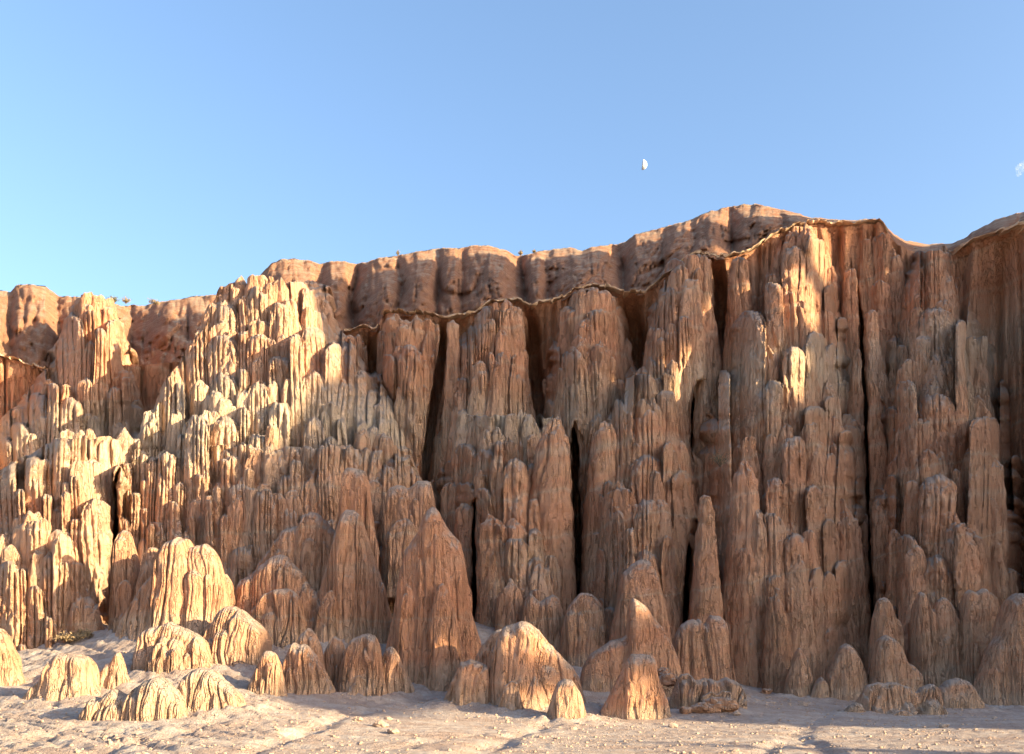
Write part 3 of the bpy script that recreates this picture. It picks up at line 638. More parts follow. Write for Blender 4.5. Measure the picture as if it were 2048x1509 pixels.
buttress('right hand buttress with a pale blocky shoulder beside the dark far right wall', [(1400, 43), (1050, 45.8), (900, 49), (750, 52.2), (670, 54), (490, 59.5)], [(490, 1832, 1912), (600, 1776, 1960), (680, 1756, 1994), (800, 1746, 2032), (1000, 1738, 2040), (1200, 1746, 2048), (1400, 1746, 2060)], 8.0,
  T((1853, 507, 13), (1889, 496, 15), (1817, 525, 12), (1839, 538, 13), (1884, 541, 13), (1909, 541, 13), (1784, 603, 17), (1761, 658, 13), (1834, 618, 15), (1861, 625, 18), (1886, 602, 13), (1931, 571, 12), (1948, 571, 11), (1845, 672, 22, dict(e=3)), (1878, 696, 18), (1898, 672, 17), (1942, 680, 20, dict(e=4, cap=.6, amp=.6)), (1870, 755, 20),
    (2012, 764, 19), (1981, 730, 16), (1775, 780, 14), (1775, 806, 20), (1817, 849, 15), (1850, 835, 15), (1878, 856, 12), (1870, 872, 12), (1939, 810, 14), (1964, 883, 12), (1939, 897, 15), (1962, 920, 22), (1856, 899, 12), (1881, 903, 9), (1795, 911, 17), (1912, 939, 8), (1823, 961, 15, dict(slope=.09, amp=.5)), (1870, 938, 19), (1767, 992, 18),
    (1945, 973, 11), (1978, 997, 18, dict(amp=.6)), (1889, 1013, 17), (1906, 1030, 20, dict(amp=.6)), (1939, 1055, 14, dict(amp=.4)), (2015, 1139, 20), (1800, 690, 14), (1820, 720, 12), (1840, 760, 12), (1905, 740, 14), (1930, 760, 13), (1955, 790, 14), (1985, 820, 15), (1800, 780, 12), (1850, 1020, 13), (1790, 1060, 14), (1830, 1080, 14), (1870, 1100, 14), (1990, 1090, 16), (1960, 1110, 14),
    (1760, 560, 12, dict(d=59)), (1740, 620, 12, dict(d=57)), (1720, 700, 12, dict(d=56)), (1700, 540, 12, dict(d=59)), (1730, 480, 11, dict(d=59.6)), (1760, 470, 10, dict(d=59.6)), (1785, 500, 10, dict(d=60)), (1745, 760, 12, dict(d=54))),
  50, 220, drop=.45, tint=(.46, .06, .10), pale=lambda x, y: .5 * math.exp(-((y - 720) / 60) ** 2) * (x > 1850), slope=.06, L=9.0)

M = Mesh()
core(M, [(700, -330, -60), (900, -420, -40), (1400, -470, -60)], np.array([(700, 58.), (1000, 48.), (1400, 41.)]), 4.0, 36, 150, 78, (.5, np.zeros(len(np.arange(714, 1425, 2.6))), .08), 714)
tag(M.build('cliff', ROCK, origin=(-40, 48, 0)), kind='structure')
M = Mesh()  # out-of-frame rock mass added to shade the far right wall
core(M, [(450, 2092, 2330), (800, 2072, 2360), (1400, 2062, 2380)], np.array([(450, 52.), (900, 47.), (1400, 42.)]), 6.0, 40, 160, 77, (.45, np.zeros(len(np.arange(464, 1425, 2.6))), .1), 464)
tag(M.build('cliff', ROCK, origin=(30, 45, 0)), kind='structure')

# ------------------------------------------------------------------ free standing spires and mounds at the foot
DENTS.append((*[W(1627, 1252, 43.8)[i] for i in (0, 2)], .26, 1.1))
APRONS = []
def loaf(M, out, d, zpy, T, lam, Ab, tint, seed, lin=0.0, apron=True):
    """a standing or lying body of rock with this skyline, real thickness T and rounded ribs running down its sides"""
    rs = np.random.RandomState(seed)
    P = np.array(out, float)
    L = np.concatenate([[0], np.cumsum(np.hypot(*np.diff(P, axis=0).T))])
    n = int(L[-1] / 1.25)
    l = np.linspace(0, L[-1], n)
    px, py = np.interp(l, L, P[:, 0]), np.interp(l, L, P[:, 1])
    ker = np.ones(9) / 9; pad = lambda a: np.concatenate([np.full(4, a[0]), a, np.full(4, a[-1])])
    px, py = np.convolve(pad(px), ker, 'valid'), np.convolve(pad(py), ker, 'valid')
    xt = (px - 1024) / F * d; zt = EYE + (HZ - py) / F * d
    zt = zt + .05 * noise(xt * 3.1, d, 1.0) + .03 * noise(xt * 8, d, 2.0)
    zg = EYE + (HZ - zpy) / F * d; zf = zg - .9
    zt = np.maximum(zt, zf + .05)
    hm = zt.max() - zf; rel = (zt - zf) / hm
    Tp = (T * rel ** .7 + .05)[None, :]
    ns = int(np.clip(hm / .075, 24, 90))
    s = (np.linspace(0, 1, ns) ** 1.3)[:, None]
    c = np.clip(s / .16, 0, 1)
    g = (1 - lin) * (.48 * np.sqrt(1 - (1 - c) ** 2) + .52 * s ** 1.1) + lin * s
    zz = zt[None, :] - (zt - zf)[None, :] * s
    ua = (l * d / F)[None, :] + lam * (.45 * noise(l[None, :] * d / F / lam, s * 2.2, seed) + .2 * noise(l[None, :] * d / F / lam * 2.3, s * 5, seed + 1))
    b = np.cumsum(lam * np.exp(rs.uniform(-.5, .5, int(L[-1] * d / F / lam * 2.2) + 40))) - 8 * lam
    ci = np.clip(np.searchsorted(b, ua) - 1, 0, len(b) - 2)
    q = 2 * (ua - b[ci]) / (b[ci + 1] - b[ci]) - 1; cw = b[ci + 1] - b[ci]
    s0 = np.where(rs.rand(len(b)) < .4, -.3, rs.uniform(.05, .5, len(b)))[ci]
    hc = np.maximum((zt - zf)[None, :], .2)
    head = np.clip((s - s0) * hc / (.7 * cw), 0, 1)
    bul = np.sqrt(np.clip(1 - .95 * q * q - (1 - head) ** 2, 0, 1)) * (s > s0)
    b2 = np.cumsum(lam * .36 * np.exp(rs.uniform(-.5, .5, int(L[-1] * d / F / lam * 6) + 80))) - 8 * lam
    c2 = np.clip(np.searchsorted(b2, ua) - 1, 0, len(b2) - 2)
    q2 = 2 * (ua - b2[c2]) / (b2[c2 + 1] - b2[c2]) - 1
    sm = np.clip(s / .07, 0, 1) * rel[None, :] ** .5
    X = xt[None, :] + 0 * s
    rows = []
    for sg in (1, -1):
        rel_ = -Ab * (bul - .55) + .30 * Ab * np.abs(q2) ** 3 + .07 * noise(X * 1.2, zz * .9, seed + sg) + .05 * noise(X * 3.3, zz * 2.4, seed + 5 * sg) + .028 * noise(X * 7.5, zz * 5, seed + 9 * sg) + .03 * noise(X * .2, 1.0, zz * 2.6)
        rows.append(np.stack([X, d + sg * (Tp * g - rel_ * sm * 1.0), zz], -1))
    V = np.concatenate([rows[0][::-1], rows[1][1:]])
    w_ = np.clip(1 - (V[..., 2] - zg - .2 - .25 * noise(V[..., 0] * 1.5, V[..., 1] * 1.5, V[..., 2])) / .5, 0, 1)[..., None]
    tr = np.clip(tint[0] + .25 * (rs.rand(len(b))[ci] - .5), 0, 1)
    tr = np.concatenate([tr[::-1], tr[1:]])
    tt = np.stack([tr, 0 * tr + tint[1], 0 * tr + tint[2]], -1)
    tt = tt * (1 - w_) + np.array((.55, .42, .05)) * w_
    M.grid(V[:, ::-1], tt[:, ::-1].reshape(-1, 3))
    if apron:
        for i in range(0, n, max(1, int(.5 * F / d / 1.25))):
            APRONS.append((xt[i], d, float(Tp[0, i]), zg))

def mound(label, cat, d, zpy, parts, name='mound', group='eroded mounds at the foot of the cliff', tint=(.55, .08, .08), T=1.2, lam=.5, Ab=.16):
    """parts: (skyline, options) - one body; the first is the main mass"""
    M = Mesh()
    for i, p in enumerate(parts):
        out, o = p if isinstance(p, tuple) else (p, {})
        loaf(M, out, o.get('d', d), o.get('foot', zpy), o.get('T', T), o.get('lam', lam), o.get('Ab', Ab), tint, int(d * 37 + out[0][0] * 3 + i) % 100000)
    return tag(M.build(name, ROCK), label, cat, group)

SPIRES = 'free standing spires before the cliff'
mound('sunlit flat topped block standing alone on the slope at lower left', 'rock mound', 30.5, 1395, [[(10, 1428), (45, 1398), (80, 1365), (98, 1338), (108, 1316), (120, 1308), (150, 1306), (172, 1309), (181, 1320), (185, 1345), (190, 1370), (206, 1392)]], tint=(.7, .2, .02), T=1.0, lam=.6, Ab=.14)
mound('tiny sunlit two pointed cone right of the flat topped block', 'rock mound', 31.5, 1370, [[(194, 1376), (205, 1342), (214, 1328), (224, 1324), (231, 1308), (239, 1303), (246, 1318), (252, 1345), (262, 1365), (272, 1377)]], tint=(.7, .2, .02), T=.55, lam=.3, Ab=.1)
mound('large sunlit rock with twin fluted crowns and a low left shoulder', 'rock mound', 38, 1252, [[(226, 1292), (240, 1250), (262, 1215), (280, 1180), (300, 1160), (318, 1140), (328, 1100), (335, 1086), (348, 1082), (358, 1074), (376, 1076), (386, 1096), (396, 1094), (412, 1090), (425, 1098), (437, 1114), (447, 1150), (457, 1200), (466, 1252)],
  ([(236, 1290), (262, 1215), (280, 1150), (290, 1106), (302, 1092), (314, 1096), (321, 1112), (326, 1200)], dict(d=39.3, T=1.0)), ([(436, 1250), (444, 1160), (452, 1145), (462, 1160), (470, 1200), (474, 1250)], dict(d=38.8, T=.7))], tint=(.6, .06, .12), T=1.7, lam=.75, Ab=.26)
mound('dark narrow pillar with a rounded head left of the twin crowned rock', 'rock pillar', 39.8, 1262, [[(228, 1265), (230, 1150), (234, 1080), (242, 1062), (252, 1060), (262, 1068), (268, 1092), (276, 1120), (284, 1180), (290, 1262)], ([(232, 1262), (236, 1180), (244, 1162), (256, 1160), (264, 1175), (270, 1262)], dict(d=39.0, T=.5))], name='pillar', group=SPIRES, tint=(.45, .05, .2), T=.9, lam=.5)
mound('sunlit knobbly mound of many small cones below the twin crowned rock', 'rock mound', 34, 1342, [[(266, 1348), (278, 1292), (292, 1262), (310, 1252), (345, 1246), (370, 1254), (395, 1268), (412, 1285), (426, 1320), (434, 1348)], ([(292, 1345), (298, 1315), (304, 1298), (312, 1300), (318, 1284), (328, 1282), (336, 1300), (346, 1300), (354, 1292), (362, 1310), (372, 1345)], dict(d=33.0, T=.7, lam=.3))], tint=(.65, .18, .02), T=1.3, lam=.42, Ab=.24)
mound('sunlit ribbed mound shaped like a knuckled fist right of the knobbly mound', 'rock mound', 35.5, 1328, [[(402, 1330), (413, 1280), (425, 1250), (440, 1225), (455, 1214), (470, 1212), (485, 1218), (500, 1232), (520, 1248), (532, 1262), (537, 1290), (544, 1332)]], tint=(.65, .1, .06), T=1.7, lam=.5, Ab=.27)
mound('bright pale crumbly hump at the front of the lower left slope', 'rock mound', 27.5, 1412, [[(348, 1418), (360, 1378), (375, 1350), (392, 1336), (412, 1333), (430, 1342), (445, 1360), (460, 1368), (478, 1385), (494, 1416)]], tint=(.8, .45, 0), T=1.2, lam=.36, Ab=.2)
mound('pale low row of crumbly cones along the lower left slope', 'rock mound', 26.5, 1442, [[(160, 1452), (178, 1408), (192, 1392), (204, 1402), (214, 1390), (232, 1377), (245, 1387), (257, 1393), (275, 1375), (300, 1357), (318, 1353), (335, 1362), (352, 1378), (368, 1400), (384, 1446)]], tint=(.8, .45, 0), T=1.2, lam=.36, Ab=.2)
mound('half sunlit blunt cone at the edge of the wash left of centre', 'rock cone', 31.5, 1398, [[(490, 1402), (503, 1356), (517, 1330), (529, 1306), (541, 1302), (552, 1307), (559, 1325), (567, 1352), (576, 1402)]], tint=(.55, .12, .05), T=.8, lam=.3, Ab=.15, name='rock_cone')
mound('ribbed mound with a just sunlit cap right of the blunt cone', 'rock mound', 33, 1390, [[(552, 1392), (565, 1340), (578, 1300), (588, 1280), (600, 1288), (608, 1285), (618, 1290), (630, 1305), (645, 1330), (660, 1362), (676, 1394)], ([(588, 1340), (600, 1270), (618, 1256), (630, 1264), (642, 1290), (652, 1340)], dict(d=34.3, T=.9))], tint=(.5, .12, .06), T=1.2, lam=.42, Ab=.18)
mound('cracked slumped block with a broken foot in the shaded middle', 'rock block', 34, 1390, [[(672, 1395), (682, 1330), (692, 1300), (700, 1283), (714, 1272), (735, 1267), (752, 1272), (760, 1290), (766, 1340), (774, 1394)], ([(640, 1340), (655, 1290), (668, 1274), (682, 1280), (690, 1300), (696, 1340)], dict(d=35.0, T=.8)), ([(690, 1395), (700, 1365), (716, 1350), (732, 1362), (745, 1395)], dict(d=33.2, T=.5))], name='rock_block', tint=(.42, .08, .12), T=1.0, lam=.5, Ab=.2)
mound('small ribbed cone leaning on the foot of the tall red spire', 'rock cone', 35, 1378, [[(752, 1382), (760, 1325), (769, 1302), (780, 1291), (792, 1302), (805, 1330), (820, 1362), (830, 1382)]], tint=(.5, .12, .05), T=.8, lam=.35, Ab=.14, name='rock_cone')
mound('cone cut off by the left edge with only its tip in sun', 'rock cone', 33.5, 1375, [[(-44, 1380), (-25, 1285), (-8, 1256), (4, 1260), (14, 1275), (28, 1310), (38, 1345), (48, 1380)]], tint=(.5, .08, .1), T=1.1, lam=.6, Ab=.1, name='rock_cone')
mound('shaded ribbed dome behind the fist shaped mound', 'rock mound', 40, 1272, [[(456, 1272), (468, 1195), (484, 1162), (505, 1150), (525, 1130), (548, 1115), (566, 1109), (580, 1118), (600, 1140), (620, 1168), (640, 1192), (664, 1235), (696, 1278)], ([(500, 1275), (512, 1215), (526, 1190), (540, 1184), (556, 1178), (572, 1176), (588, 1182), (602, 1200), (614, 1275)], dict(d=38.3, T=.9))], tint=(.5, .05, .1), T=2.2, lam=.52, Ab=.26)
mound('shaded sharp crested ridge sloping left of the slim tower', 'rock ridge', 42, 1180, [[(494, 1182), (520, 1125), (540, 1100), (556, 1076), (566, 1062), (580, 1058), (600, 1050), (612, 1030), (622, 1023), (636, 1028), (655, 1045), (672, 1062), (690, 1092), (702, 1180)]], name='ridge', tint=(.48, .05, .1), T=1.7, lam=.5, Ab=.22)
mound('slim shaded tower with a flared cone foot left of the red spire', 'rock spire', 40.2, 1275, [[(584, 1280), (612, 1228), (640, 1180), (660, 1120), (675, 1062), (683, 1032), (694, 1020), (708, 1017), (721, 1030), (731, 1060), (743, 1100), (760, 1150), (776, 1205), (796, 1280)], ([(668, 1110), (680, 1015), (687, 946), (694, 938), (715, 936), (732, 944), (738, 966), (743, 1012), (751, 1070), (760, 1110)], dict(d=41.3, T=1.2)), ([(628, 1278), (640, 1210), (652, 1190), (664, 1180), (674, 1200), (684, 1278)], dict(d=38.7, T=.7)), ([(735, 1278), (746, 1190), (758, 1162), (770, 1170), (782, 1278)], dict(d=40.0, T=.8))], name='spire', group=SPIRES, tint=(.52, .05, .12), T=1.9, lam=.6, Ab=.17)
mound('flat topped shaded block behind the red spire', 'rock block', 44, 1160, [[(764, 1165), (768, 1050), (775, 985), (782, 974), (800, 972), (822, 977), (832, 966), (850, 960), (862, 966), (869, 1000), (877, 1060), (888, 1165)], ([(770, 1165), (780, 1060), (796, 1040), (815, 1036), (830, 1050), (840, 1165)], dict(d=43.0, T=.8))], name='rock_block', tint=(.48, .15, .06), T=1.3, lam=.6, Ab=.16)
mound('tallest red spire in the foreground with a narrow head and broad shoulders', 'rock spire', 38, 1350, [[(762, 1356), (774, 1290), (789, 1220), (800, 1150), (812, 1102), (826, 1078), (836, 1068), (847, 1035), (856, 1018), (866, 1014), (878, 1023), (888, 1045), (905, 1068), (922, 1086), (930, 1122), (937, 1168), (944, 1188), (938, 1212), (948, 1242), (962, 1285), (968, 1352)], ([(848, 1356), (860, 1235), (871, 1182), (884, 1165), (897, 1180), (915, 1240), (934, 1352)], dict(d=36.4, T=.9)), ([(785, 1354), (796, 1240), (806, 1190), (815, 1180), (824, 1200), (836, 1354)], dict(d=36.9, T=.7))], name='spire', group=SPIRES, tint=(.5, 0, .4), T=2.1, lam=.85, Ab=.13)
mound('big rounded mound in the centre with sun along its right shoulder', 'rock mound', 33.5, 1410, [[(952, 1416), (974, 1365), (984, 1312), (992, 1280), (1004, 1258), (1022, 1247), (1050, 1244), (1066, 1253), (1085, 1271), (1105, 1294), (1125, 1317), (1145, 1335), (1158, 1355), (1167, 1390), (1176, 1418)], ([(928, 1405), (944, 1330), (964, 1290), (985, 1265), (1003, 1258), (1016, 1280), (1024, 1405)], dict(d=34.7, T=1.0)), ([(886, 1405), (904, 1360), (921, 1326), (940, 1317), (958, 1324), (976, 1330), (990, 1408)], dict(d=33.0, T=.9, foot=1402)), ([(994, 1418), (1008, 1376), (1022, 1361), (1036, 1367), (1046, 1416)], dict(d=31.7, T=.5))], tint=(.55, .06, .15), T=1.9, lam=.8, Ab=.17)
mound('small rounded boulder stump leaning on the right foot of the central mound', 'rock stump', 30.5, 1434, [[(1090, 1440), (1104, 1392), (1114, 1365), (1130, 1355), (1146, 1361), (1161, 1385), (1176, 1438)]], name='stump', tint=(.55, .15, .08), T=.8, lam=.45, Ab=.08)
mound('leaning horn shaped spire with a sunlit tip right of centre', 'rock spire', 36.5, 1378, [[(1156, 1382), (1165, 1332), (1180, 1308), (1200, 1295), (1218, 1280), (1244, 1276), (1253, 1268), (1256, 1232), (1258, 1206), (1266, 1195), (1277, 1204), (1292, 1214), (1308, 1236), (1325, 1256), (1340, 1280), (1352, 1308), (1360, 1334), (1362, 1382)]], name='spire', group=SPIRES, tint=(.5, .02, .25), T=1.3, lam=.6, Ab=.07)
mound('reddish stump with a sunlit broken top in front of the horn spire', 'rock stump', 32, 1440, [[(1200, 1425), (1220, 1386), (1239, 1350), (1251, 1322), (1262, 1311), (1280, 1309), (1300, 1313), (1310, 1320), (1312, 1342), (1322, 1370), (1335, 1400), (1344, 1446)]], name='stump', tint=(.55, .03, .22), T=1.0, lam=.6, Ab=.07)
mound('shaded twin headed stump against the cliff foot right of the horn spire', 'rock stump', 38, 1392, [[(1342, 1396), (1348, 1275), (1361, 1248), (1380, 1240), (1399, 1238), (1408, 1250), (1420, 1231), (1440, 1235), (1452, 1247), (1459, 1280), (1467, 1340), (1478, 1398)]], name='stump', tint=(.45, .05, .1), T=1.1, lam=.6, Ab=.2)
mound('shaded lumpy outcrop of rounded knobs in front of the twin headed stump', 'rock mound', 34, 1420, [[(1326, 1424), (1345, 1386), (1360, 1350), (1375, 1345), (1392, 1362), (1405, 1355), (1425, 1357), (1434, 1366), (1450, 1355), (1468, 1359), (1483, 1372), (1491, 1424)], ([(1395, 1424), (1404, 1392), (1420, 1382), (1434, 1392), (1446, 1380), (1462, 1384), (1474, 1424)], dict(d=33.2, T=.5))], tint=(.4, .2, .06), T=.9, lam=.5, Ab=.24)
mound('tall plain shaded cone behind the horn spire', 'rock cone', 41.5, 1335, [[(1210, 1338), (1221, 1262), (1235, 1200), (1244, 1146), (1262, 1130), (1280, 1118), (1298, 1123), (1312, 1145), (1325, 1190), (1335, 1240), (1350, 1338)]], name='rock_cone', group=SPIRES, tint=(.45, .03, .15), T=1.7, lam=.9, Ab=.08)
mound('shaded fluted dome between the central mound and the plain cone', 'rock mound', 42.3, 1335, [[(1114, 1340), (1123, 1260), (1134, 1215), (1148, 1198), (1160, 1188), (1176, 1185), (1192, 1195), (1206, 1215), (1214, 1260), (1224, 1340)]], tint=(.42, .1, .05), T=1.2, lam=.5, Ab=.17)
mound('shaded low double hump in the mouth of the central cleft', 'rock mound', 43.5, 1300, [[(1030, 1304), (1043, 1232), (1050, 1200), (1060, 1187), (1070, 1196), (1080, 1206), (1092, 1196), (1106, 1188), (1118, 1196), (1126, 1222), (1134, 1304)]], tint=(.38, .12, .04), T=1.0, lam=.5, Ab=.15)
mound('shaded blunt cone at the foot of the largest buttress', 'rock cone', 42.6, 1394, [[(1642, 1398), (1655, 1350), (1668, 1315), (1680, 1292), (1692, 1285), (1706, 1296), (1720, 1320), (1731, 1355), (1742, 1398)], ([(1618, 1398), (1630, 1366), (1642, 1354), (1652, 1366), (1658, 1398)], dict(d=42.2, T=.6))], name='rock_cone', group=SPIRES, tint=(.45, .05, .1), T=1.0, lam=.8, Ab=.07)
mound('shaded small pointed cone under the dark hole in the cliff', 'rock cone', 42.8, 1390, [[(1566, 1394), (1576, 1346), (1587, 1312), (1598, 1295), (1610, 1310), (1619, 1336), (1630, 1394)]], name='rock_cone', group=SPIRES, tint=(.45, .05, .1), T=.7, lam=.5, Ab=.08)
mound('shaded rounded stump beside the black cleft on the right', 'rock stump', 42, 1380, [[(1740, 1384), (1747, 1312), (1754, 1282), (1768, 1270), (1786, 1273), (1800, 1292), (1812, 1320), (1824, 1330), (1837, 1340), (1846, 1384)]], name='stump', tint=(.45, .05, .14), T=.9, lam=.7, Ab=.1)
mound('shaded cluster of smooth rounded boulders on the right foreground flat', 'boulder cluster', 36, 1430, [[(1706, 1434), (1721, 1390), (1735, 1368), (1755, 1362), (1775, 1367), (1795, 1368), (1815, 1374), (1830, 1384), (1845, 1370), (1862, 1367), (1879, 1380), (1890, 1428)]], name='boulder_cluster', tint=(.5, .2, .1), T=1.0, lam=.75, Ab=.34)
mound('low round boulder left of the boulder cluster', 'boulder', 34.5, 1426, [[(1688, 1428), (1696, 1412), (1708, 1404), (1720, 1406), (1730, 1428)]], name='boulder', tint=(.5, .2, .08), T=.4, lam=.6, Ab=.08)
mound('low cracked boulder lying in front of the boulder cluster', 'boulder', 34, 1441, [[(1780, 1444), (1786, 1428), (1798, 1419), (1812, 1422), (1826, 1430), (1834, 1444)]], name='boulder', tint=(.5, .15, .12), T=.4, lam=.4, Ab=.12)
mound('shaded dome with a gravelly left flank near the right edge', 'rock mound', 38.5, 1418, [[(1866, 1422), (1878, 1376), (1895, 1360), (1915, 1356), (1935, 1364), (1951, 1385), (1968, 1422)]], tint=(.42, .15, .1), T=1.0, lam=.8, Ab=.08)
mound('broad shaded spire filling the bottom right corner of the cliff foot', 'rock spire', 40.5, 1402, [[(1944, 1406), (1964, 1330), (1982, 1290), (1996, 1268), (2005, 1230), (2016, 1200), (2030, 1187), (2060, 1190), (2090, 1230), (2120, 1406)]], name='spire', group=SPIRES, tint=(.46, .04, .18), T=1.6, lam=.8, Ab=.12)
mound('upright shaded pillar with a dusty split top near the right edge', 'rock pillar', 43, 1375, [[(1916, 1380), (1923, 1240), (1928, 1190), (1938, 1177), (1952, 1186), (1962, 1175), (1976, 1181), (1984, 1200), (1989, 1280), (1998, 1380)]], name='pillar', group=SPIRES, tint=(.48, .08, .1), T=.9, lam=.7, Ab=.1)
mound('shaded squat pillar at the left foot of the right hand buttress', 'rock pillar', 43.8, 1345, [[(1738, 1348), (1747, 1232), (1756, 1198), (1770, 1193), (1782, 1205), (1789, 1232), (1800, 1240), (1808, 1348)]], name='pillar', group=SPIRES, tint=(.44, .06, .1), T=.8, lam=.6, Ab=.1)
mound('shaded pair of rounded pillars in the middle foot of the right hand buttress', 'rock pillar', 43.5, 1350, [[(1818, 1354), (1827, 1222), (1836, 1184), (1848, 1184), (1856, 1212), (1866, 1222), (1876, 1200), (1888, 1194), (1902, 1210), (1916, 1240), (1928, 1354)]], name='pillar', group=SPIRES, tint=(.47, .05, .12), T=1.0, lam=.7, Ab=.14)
gx, gy = axis(-27, 27, .085, 4500), axis(16.5, 47, .085, 4500)
XX, YY = np.meshgrid(gx, gy)
M = Mesh(); M.grid(np.stack([XX, YY, ground_z(XX, YY)], -1), (.5, 0, 0))
tag(M.build('ground', GROUND, origin=(0, 0, 0)), kind='structure')

# ------------------------------------------------------------------ loose stones
def stone(M, x, y, z, r, rng, tint):
    n, m = 7, 5
    th = np.linspace(0, 2 * math.pi, n, endpoint=False); ph = np.linspace(0, math.pi, m)
    T_, P_ = np.meshgrid(th, ph)
    k = 1 + .35 * noise(np.cos(T_) * np.sin(P_) * 1.4 + rng.uniform(0, 99), np.sin(T_) * np.sin(P_) * 1.4, np.cos(P_) * 1.4)
    a, b, c = rng.uniform(.8, 1.4), rng.uniform(.8, 1.2), rng.uniform(.5, .85)
    V = np.stack([x + r * a * k * np.cos(T_) * np.sin(P_), y + r * b * k * np.sin(T_) * np.sin(P_), z + r * c * k * np.cos(P_)], -1)
    M.grid(V, tint, wrap=True)
rng = random.Random(5)
M = Mesh(); pts = []
for i in range(7500):
    y = rng.uniform(17.5, 36); x = rng.uniform(-.58, .58) * y
    if noise(x * .45, y * .8, 77.0) < rng.uniform(-.7, .5): continue
    pts.append((x, y, .012 + .045 * rng.random() ** 4))
for i in range(700):
    y = rng.uniform(36, 42); x = rng.uniform(.18, .5) * y
    pts.append((x, y, .02 + .05 * rng.random() ** 3))
P = np.array(pts); Z = ground_z(P[:, 0], P[:, 1])
for (x, y, r), z in zip(pts, Z): stone(M, x, y, z + r * .25, r, rng, (.5, 0, 0))
tag(M.build('gravel', STONE, smooth=False, origin=(0, 25, 0)), kind='stuff')
ROCKS = [(715, 1443, 27, .13, 'small pale rock at the end of the shadow edge left of centre'), (760, 1456, 26, .17, 'pale flat rock lying in the wash left of centre'), (787, 1468, 24.5, .12, 'small pale rock right of the flat rock in the wash'), (776, 1441, 28, .10, 'little light rock behind the flat rock in the wash'),
         (285, 1507, 20, .13, 'dark stone at the bottom edge of the lower left'), (1374, 1407, 32.5, .22, 'orange brown chunk fallen left of the lumpy outcrop'), (1405, 1411, 32.5, .33, 'larger ochre chunk fallen below the lumpy outcrop'), (1440, 1408, 32.6, .5, 'broken reddish slab leaning on the front of the lumpy outcrop'),
         (1474, 1426, 32, .12, 'small dark stone right of the fallen slab'), (1345, 1452, 29, .12, 'dark stone by the shadow edge in front of the reddish stump'), (1145, 1452, 28, .1, 'dark pebble in sun before the boulder stump'), (1532, 1386, 43, .25, 'dark rock at the cliff foot left of the hole'),
         (1606, 1405, 39, .16, 'dark stone on the shaded flat below the hole'), (1888, 1456, 28, .12, 'dark stone on the shaded flat in front of the gravelly dome'), (1340, 1360, 35, .35, 'rough dark lump jutting beside the hollow at the foot of the horn spire'), (1330, 1345, 35.4, .25, 'upper rough lump above the hollow at the foot of the horn spire')]
for px, py, d, r, lab in ROCKS:
    x, y, z = W(px, py, d); zg = float(ground_z(x, y))
    M = Mesh(); n, m = 22, 14
    T_, P_ = np.meshgrid(np.linspace(0, 2 * math.pi, n, endpoint=False), np.linspace(0, math.pi, m))
    dx, dy, dz = np.cos(T_) * np.sin(P_), np.sin(T_) * np.sin(P_), np.cos(P_)
    k = 1 + .35 * fbm(dx * 1.5 + px, dy * 1.5, dz * 1.5, 3)
    zz = zg + r * .35 if abs(z - zg) < .8 and py > 1370 else z
    M.grid(np.stack([x + r * 1.2 * k * dx, y + r * k * dy, zz + r * .7 * k * dz], -1), (.5, 0, .2), wrap=True)
    tag(M.build('rock', ROCK if r > .19 else STONE, smooth=False), lab, 'rock', 'loose rocks on the ground')

# ------------------------------------------------------------------ shrubs
LEAF = {'dry': plain('dry_twigs', (.30, .22, .12), .3), 'grey': plain('grey_green_leaves', (.16, .15, .09), .35), 'straw': plain('straw_grass', (.30, .21, .12), .3)}
TWIG = plain('shrub_twigs', (.14, .10, .07), .3)
def shrub(px, py, d, w, h, leaf, lab, n=420, ls=.035):
    rng = random.Random(int(px * 3 + py)); x, y, z = W(px, py, d)
    Mt, Ml = Mesh(), Mesh()
    tips = []
    for i in range(26):
        a = rng.uniform(0, 2 * math.pi); s = rng.uniform(.2, 1.0)
        tip = np.array([math.cos(a) * s * w * .5, math.sin(a) * s * w * .5, h * rng.uniform(.55, 1.0) * (1.15 - .4 * s)])
        pth = np.array([tip * q ** 1.0 * np.array([q ** .4, q ** .4, 1]) for q in np.linspace(0, 1, 5)])
        rr = np.linspace(.016, .004, 5) * max(1, w)
        ring = np.stack([np.stack([pth[:, 0] + rr * math.cos(b), pth[:, 1] + rr * math.sin(b), pth[:, 2]], -1) for b in (0, 2.1, 4.2)], 1) + np.array([x, y, z])
        Mt.grid(ring, (.5, 0, 0), wrap=True); tips.append(tip)
    V, Q = [], []
    for i in range(n):
        t_ = rng.choice(tips) * rng.uniform(.45, 1.05) + np.array([rng.gauss(0, w * .06), rng.gauss(0, w * .06), rng.gauss(0, h * .05)])
        if t_[2] < .02: continue
        u = np.array([rng.gauss(0, 1) for _ in range(3)]); u /= np.linalg.norm(u)
        v_ = np.cross(u, [rng.gauss(0, 1) for _ in range(3)]); v_ /= np.linalg.norm(v_)
        c = t_ + np.array([x, y, z]); k = len(V); a, b = u * ls * rng.uniform(.8, 1.8), v_ * ls * .5
        V += [c - a, c + b, c + a, c - b]; Q.append((k, k + 1, k + 2, k + 3))
    Mt.grid(np.zeros((2, 2, 3)) + np.array([x, y, z - .02]) + np.array([[[0, 0, 0], [.01, 0, 0]], [[0, .01, 0], [.01, .01, 0]]]), (.5, 0, 0))
    root = Mt.build('shrub', TWIG, smooth=False, origin=(x, y, z))
    tag(root, lab, 'shrub', 'desert shrubs')
    Ml.raw(np.array(V), np.array(Q), (.5, 0, 0)); Ml.build('foliage', LEAF[leaf], root, smooth=False)
shrub(226, 607, 71, .9, .55, 'grey', 'dark grey shrub on the skyline right of the sunlit double tip', 500, .05)
shrub(252, 609, 71, .75, .62, 'dry', 'tan shrub on the skyline just right of the dark grey shrub')
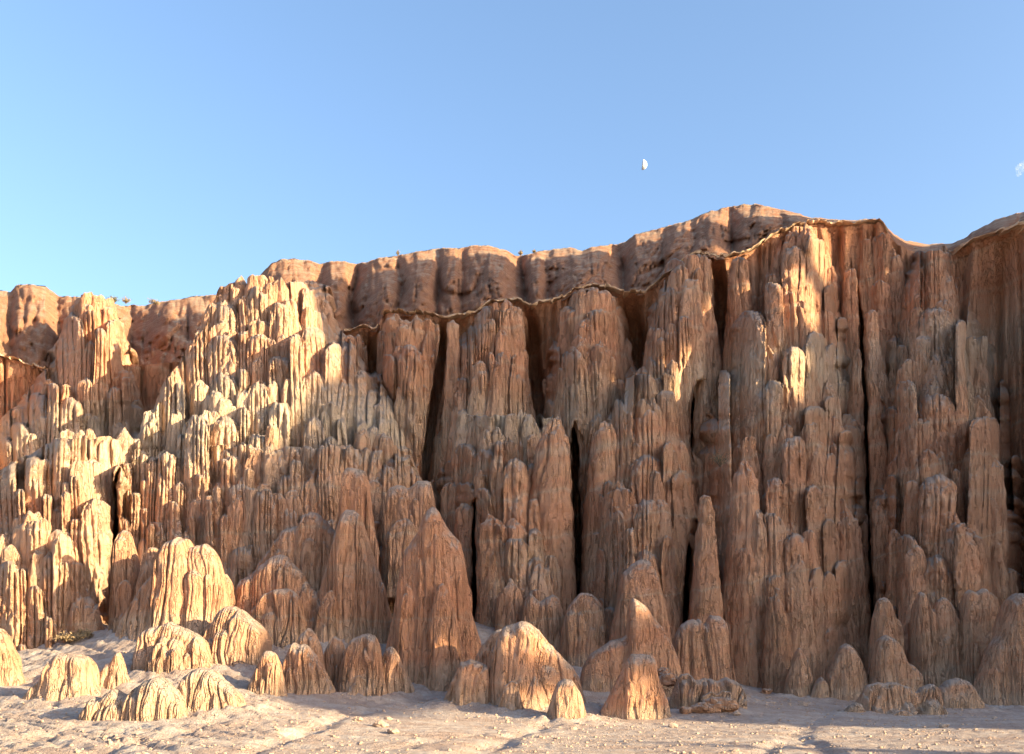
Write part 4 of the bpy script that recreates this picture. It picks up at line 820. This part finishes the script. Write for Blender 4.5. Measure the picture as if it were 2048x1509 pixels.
shrub(308, 609, 71, 1.1, .4, 'dry', 'low wide dry shrub on the skyline left of the sunlit ridge', 500)
shrub(796, 512, 74, .35, .45, 'dry', 'tiny dry tuft on the skyline above the tall flat topped tower', 160)
shrub(1042, 512, 74, .6, .45, 'dry', 'small dry shrub in the dip of the skyline at the centre', 260)
shrub(1068, 508, 74, .45, .35, 'dry', 'smaller dry shrub right of the one in the skyline dip', 200)
shrub(1440, 935, 47.6, 1.1, .8, 'grey', 'grey leafless looking shrub growing on a shelf of the big shaded cliff', 300, .03)
shrub(140, 1287, 38.6, 1.5, .5, 'straw', 'straw coloured dry bush at the foot of the left pinnacles', 700, .05)
shrub(168, 1278, 39.2, 1.0, .4, 'straw', 'smaller straw coloured tuft right of the dry bush at the left cliff foot', 400, .05)

# ------------------------------------------------------------------ moon and wisp of cloud
k = N('moon_dust'); geo = k.n('ShaderNodeNewGeometry')
k.put(k.b.inputs['Base Color'], k.ramp(k.noise(geo.outputs['Position'], .12, 4), [(.35, (.33, .36, .41)), (.6, (.50, .53, .58))]))
dm = 2600.0; mx, my, mz = W(1285, 330, dm); mr = 9.3 / F * dm
M = Mesh()
ph = np.linspace(0, math.pi, 33)[:, None]; al = np.linspace(-math.pi / 2, math.pi / 2, 33)[None, :]
ux, uy, uz = np.sin(ph) * np.cos(al), np.sin(ph) * np.sin(al), np.cos(ph) + 0 * al
ro = math.radians(6)
tx, tz = ux * math.cos(ro) + uz * math.sin(ro), uz * math.cos(ro) - ux * math.sin(ro)
M.grid(np.stack([mx + mr * tx, my + mr * uy, mz + mr * tz], -1), (.5, 0, 0))
tag(M.build('moon', k.m), 'white half moon high in the blue sky over the mesa', 'moon')

ck = N('cloud_vapour'); vol = ck.n('ShaderNodeVolumePrincipled'); cg = ck.n('ShaderNodeNewGeometry')
vol.inputs['Color'].default_value = (.98, .98, 1, 1); vol.inputs['Anisotropy'].default_value = .3
ck.put(vol.inputs['Density'], ck.math('MULTIPLY', ck.ramp(ck.noise(cg.outputs['Position'], .07, 5, .7), [(.52, 0.0), (.66, 1.0)]), .022))
out = ck.t.nodes['Material Output']
for l in list(out.inputs['Surface'].links): ck.t.links.remove(l)
ck.t.links.new(vol.outputs[0], out.inputs['Volume'])
M = Mesh()
T_, P_ = np.meshgrid(np.linspace(0, 2 * math.pi, 28, endpoint=False), np.linspace(0, math.pi, 16))
wx_, wy_, wz_ = W(2046, 336, 2700)
nn = 1 + .35 * noise(np.cos(T_) * np.sin(P_) * 2, np.sin(T_) * np.sin(P_) * 2, np.cos(P_) * 2)
M.grid(np.stack([wx_ + 18 * nn * np.cos(T_) * np.sin(P_), wy_ + 26 * nn * np.sin(T_) * np.sin(P_), wz_ + 22 * nn * np.cos(P_)], -1)[:, ::-1], (.5, 0, 0), wrap=True)
tag(M.build('cloud', ck.m), 'tiny white wisp of cloud at the right edge of the sky', 'cloud')

# ------------------------------------------------------------------ unseen ridge, behind and right of the camera, added and shaped to shade the cliff
SR = 80.0
RU = np.array([(-60, -6), (0, -3), (18, -1.5), (22, .4), (23.4, 2.5), (24.2, 5.2), (25.2, 6.0), (26.5, 7.4), (27.4, 8.2), (28.4, 9.2), (30, 10.5), (31.2, 12.5), (32, 15), (33, 17.5), (35, 18.8), (37, 20.5), (38, 20.9), (39.5, 22), (41, 24.5), (42.5, 26), (44.5, 26.8), (45.5, 28.5), (47, 32), (48, 36), (50, 41.3), (53, 42.6), (60, 41.9), (64, 41.2), (67, 38.8), (70, 34), (78, 32), (90, 29), (120, 22)], float)
SUN_HOLES = [(23.1, 30.7, -3.5, 4.4), (29.5, 32.0, 4.7, 7.3), (34.3, 35.9, 6.0, 8.1), (58.8, 63.0, 27.6, 33.4), (55.6, 59.6, 23.2, 28.6), (51.9, 54.9, 18.2, 24.4), (63.0, 64.5, 26.2, 28.6)]  # holes cut through the ridge to drop sun patches on cliff, mounds and ground
us = np.arange(15, 80, .4)
cr = np.maximum(np.interp(us, RU[:, 0], RU[:, 1]) + SR * TE + .3 * noise(us * .6, 0, 31) + .2 * noise(us * 1.7, 0, 32), 1.5)
vz = np.linspace(0, 1, 170)[:, None]
Zf = -1 + (cr[None, :] + 1) * (1 - vz)
def fin_face(off, sign):
    so_ = SR + off + sign * (.6 * noise(us[None, :] * .6, Zf * .12, 3 + off) + .5 * groove(noise(us[None, :] * .9, Zf * .05, 8), .3) + 1.0 + vz * 2.5) * np.clip(vz / .03, 0, 1)
    return np.stack([SA[0] * so_ + SU[0] * us[None, :], SA[1] * so_ + SU[1] * us[None, :], Zf + 0 * so_], -1)
M = Mesh()
A_, B_ = fin_face(0, -1), fin_face(0, 1)
nr, nc = Zf.shape
idx = np.arange(nr * nc).reshape(nr, nc)
q = np.stack([idx[:-1, :-1], idx[:-1, 1:], idx[1:, 1:], idx[1:, :-1]], -1)
uc = .5 * (us[1:] + us[:-1])[None, :]; vc_ = Zf[:-1, :-1] - SR * TE
keep = np.ones(q.shape[:2], bool)
for (u0, u1, v0, v1) in SUN_HOLES:
    e_ = 6 if u1 - u0 > 5 else 2
    keep &= ~(((uc - (u0 + u1) / 2) / ((u1 - u0) / 2)) ** e_ + ((vc_ - (v0 + v1) / 2) / ((v1 - v0) / 2)) ** e_ < 1)
M.raw(A_.reshape(-1, 3), q[keep].reshape(-1, 4), (.5, 0, 0)); M.raw(B_.reshape(-1, 3), q[keep].reshape(-1, 4), (.5, 0, 0))
tag(M.build('shade_ridge', ROCK, origin=(40, -20, 0)), kind='structure')
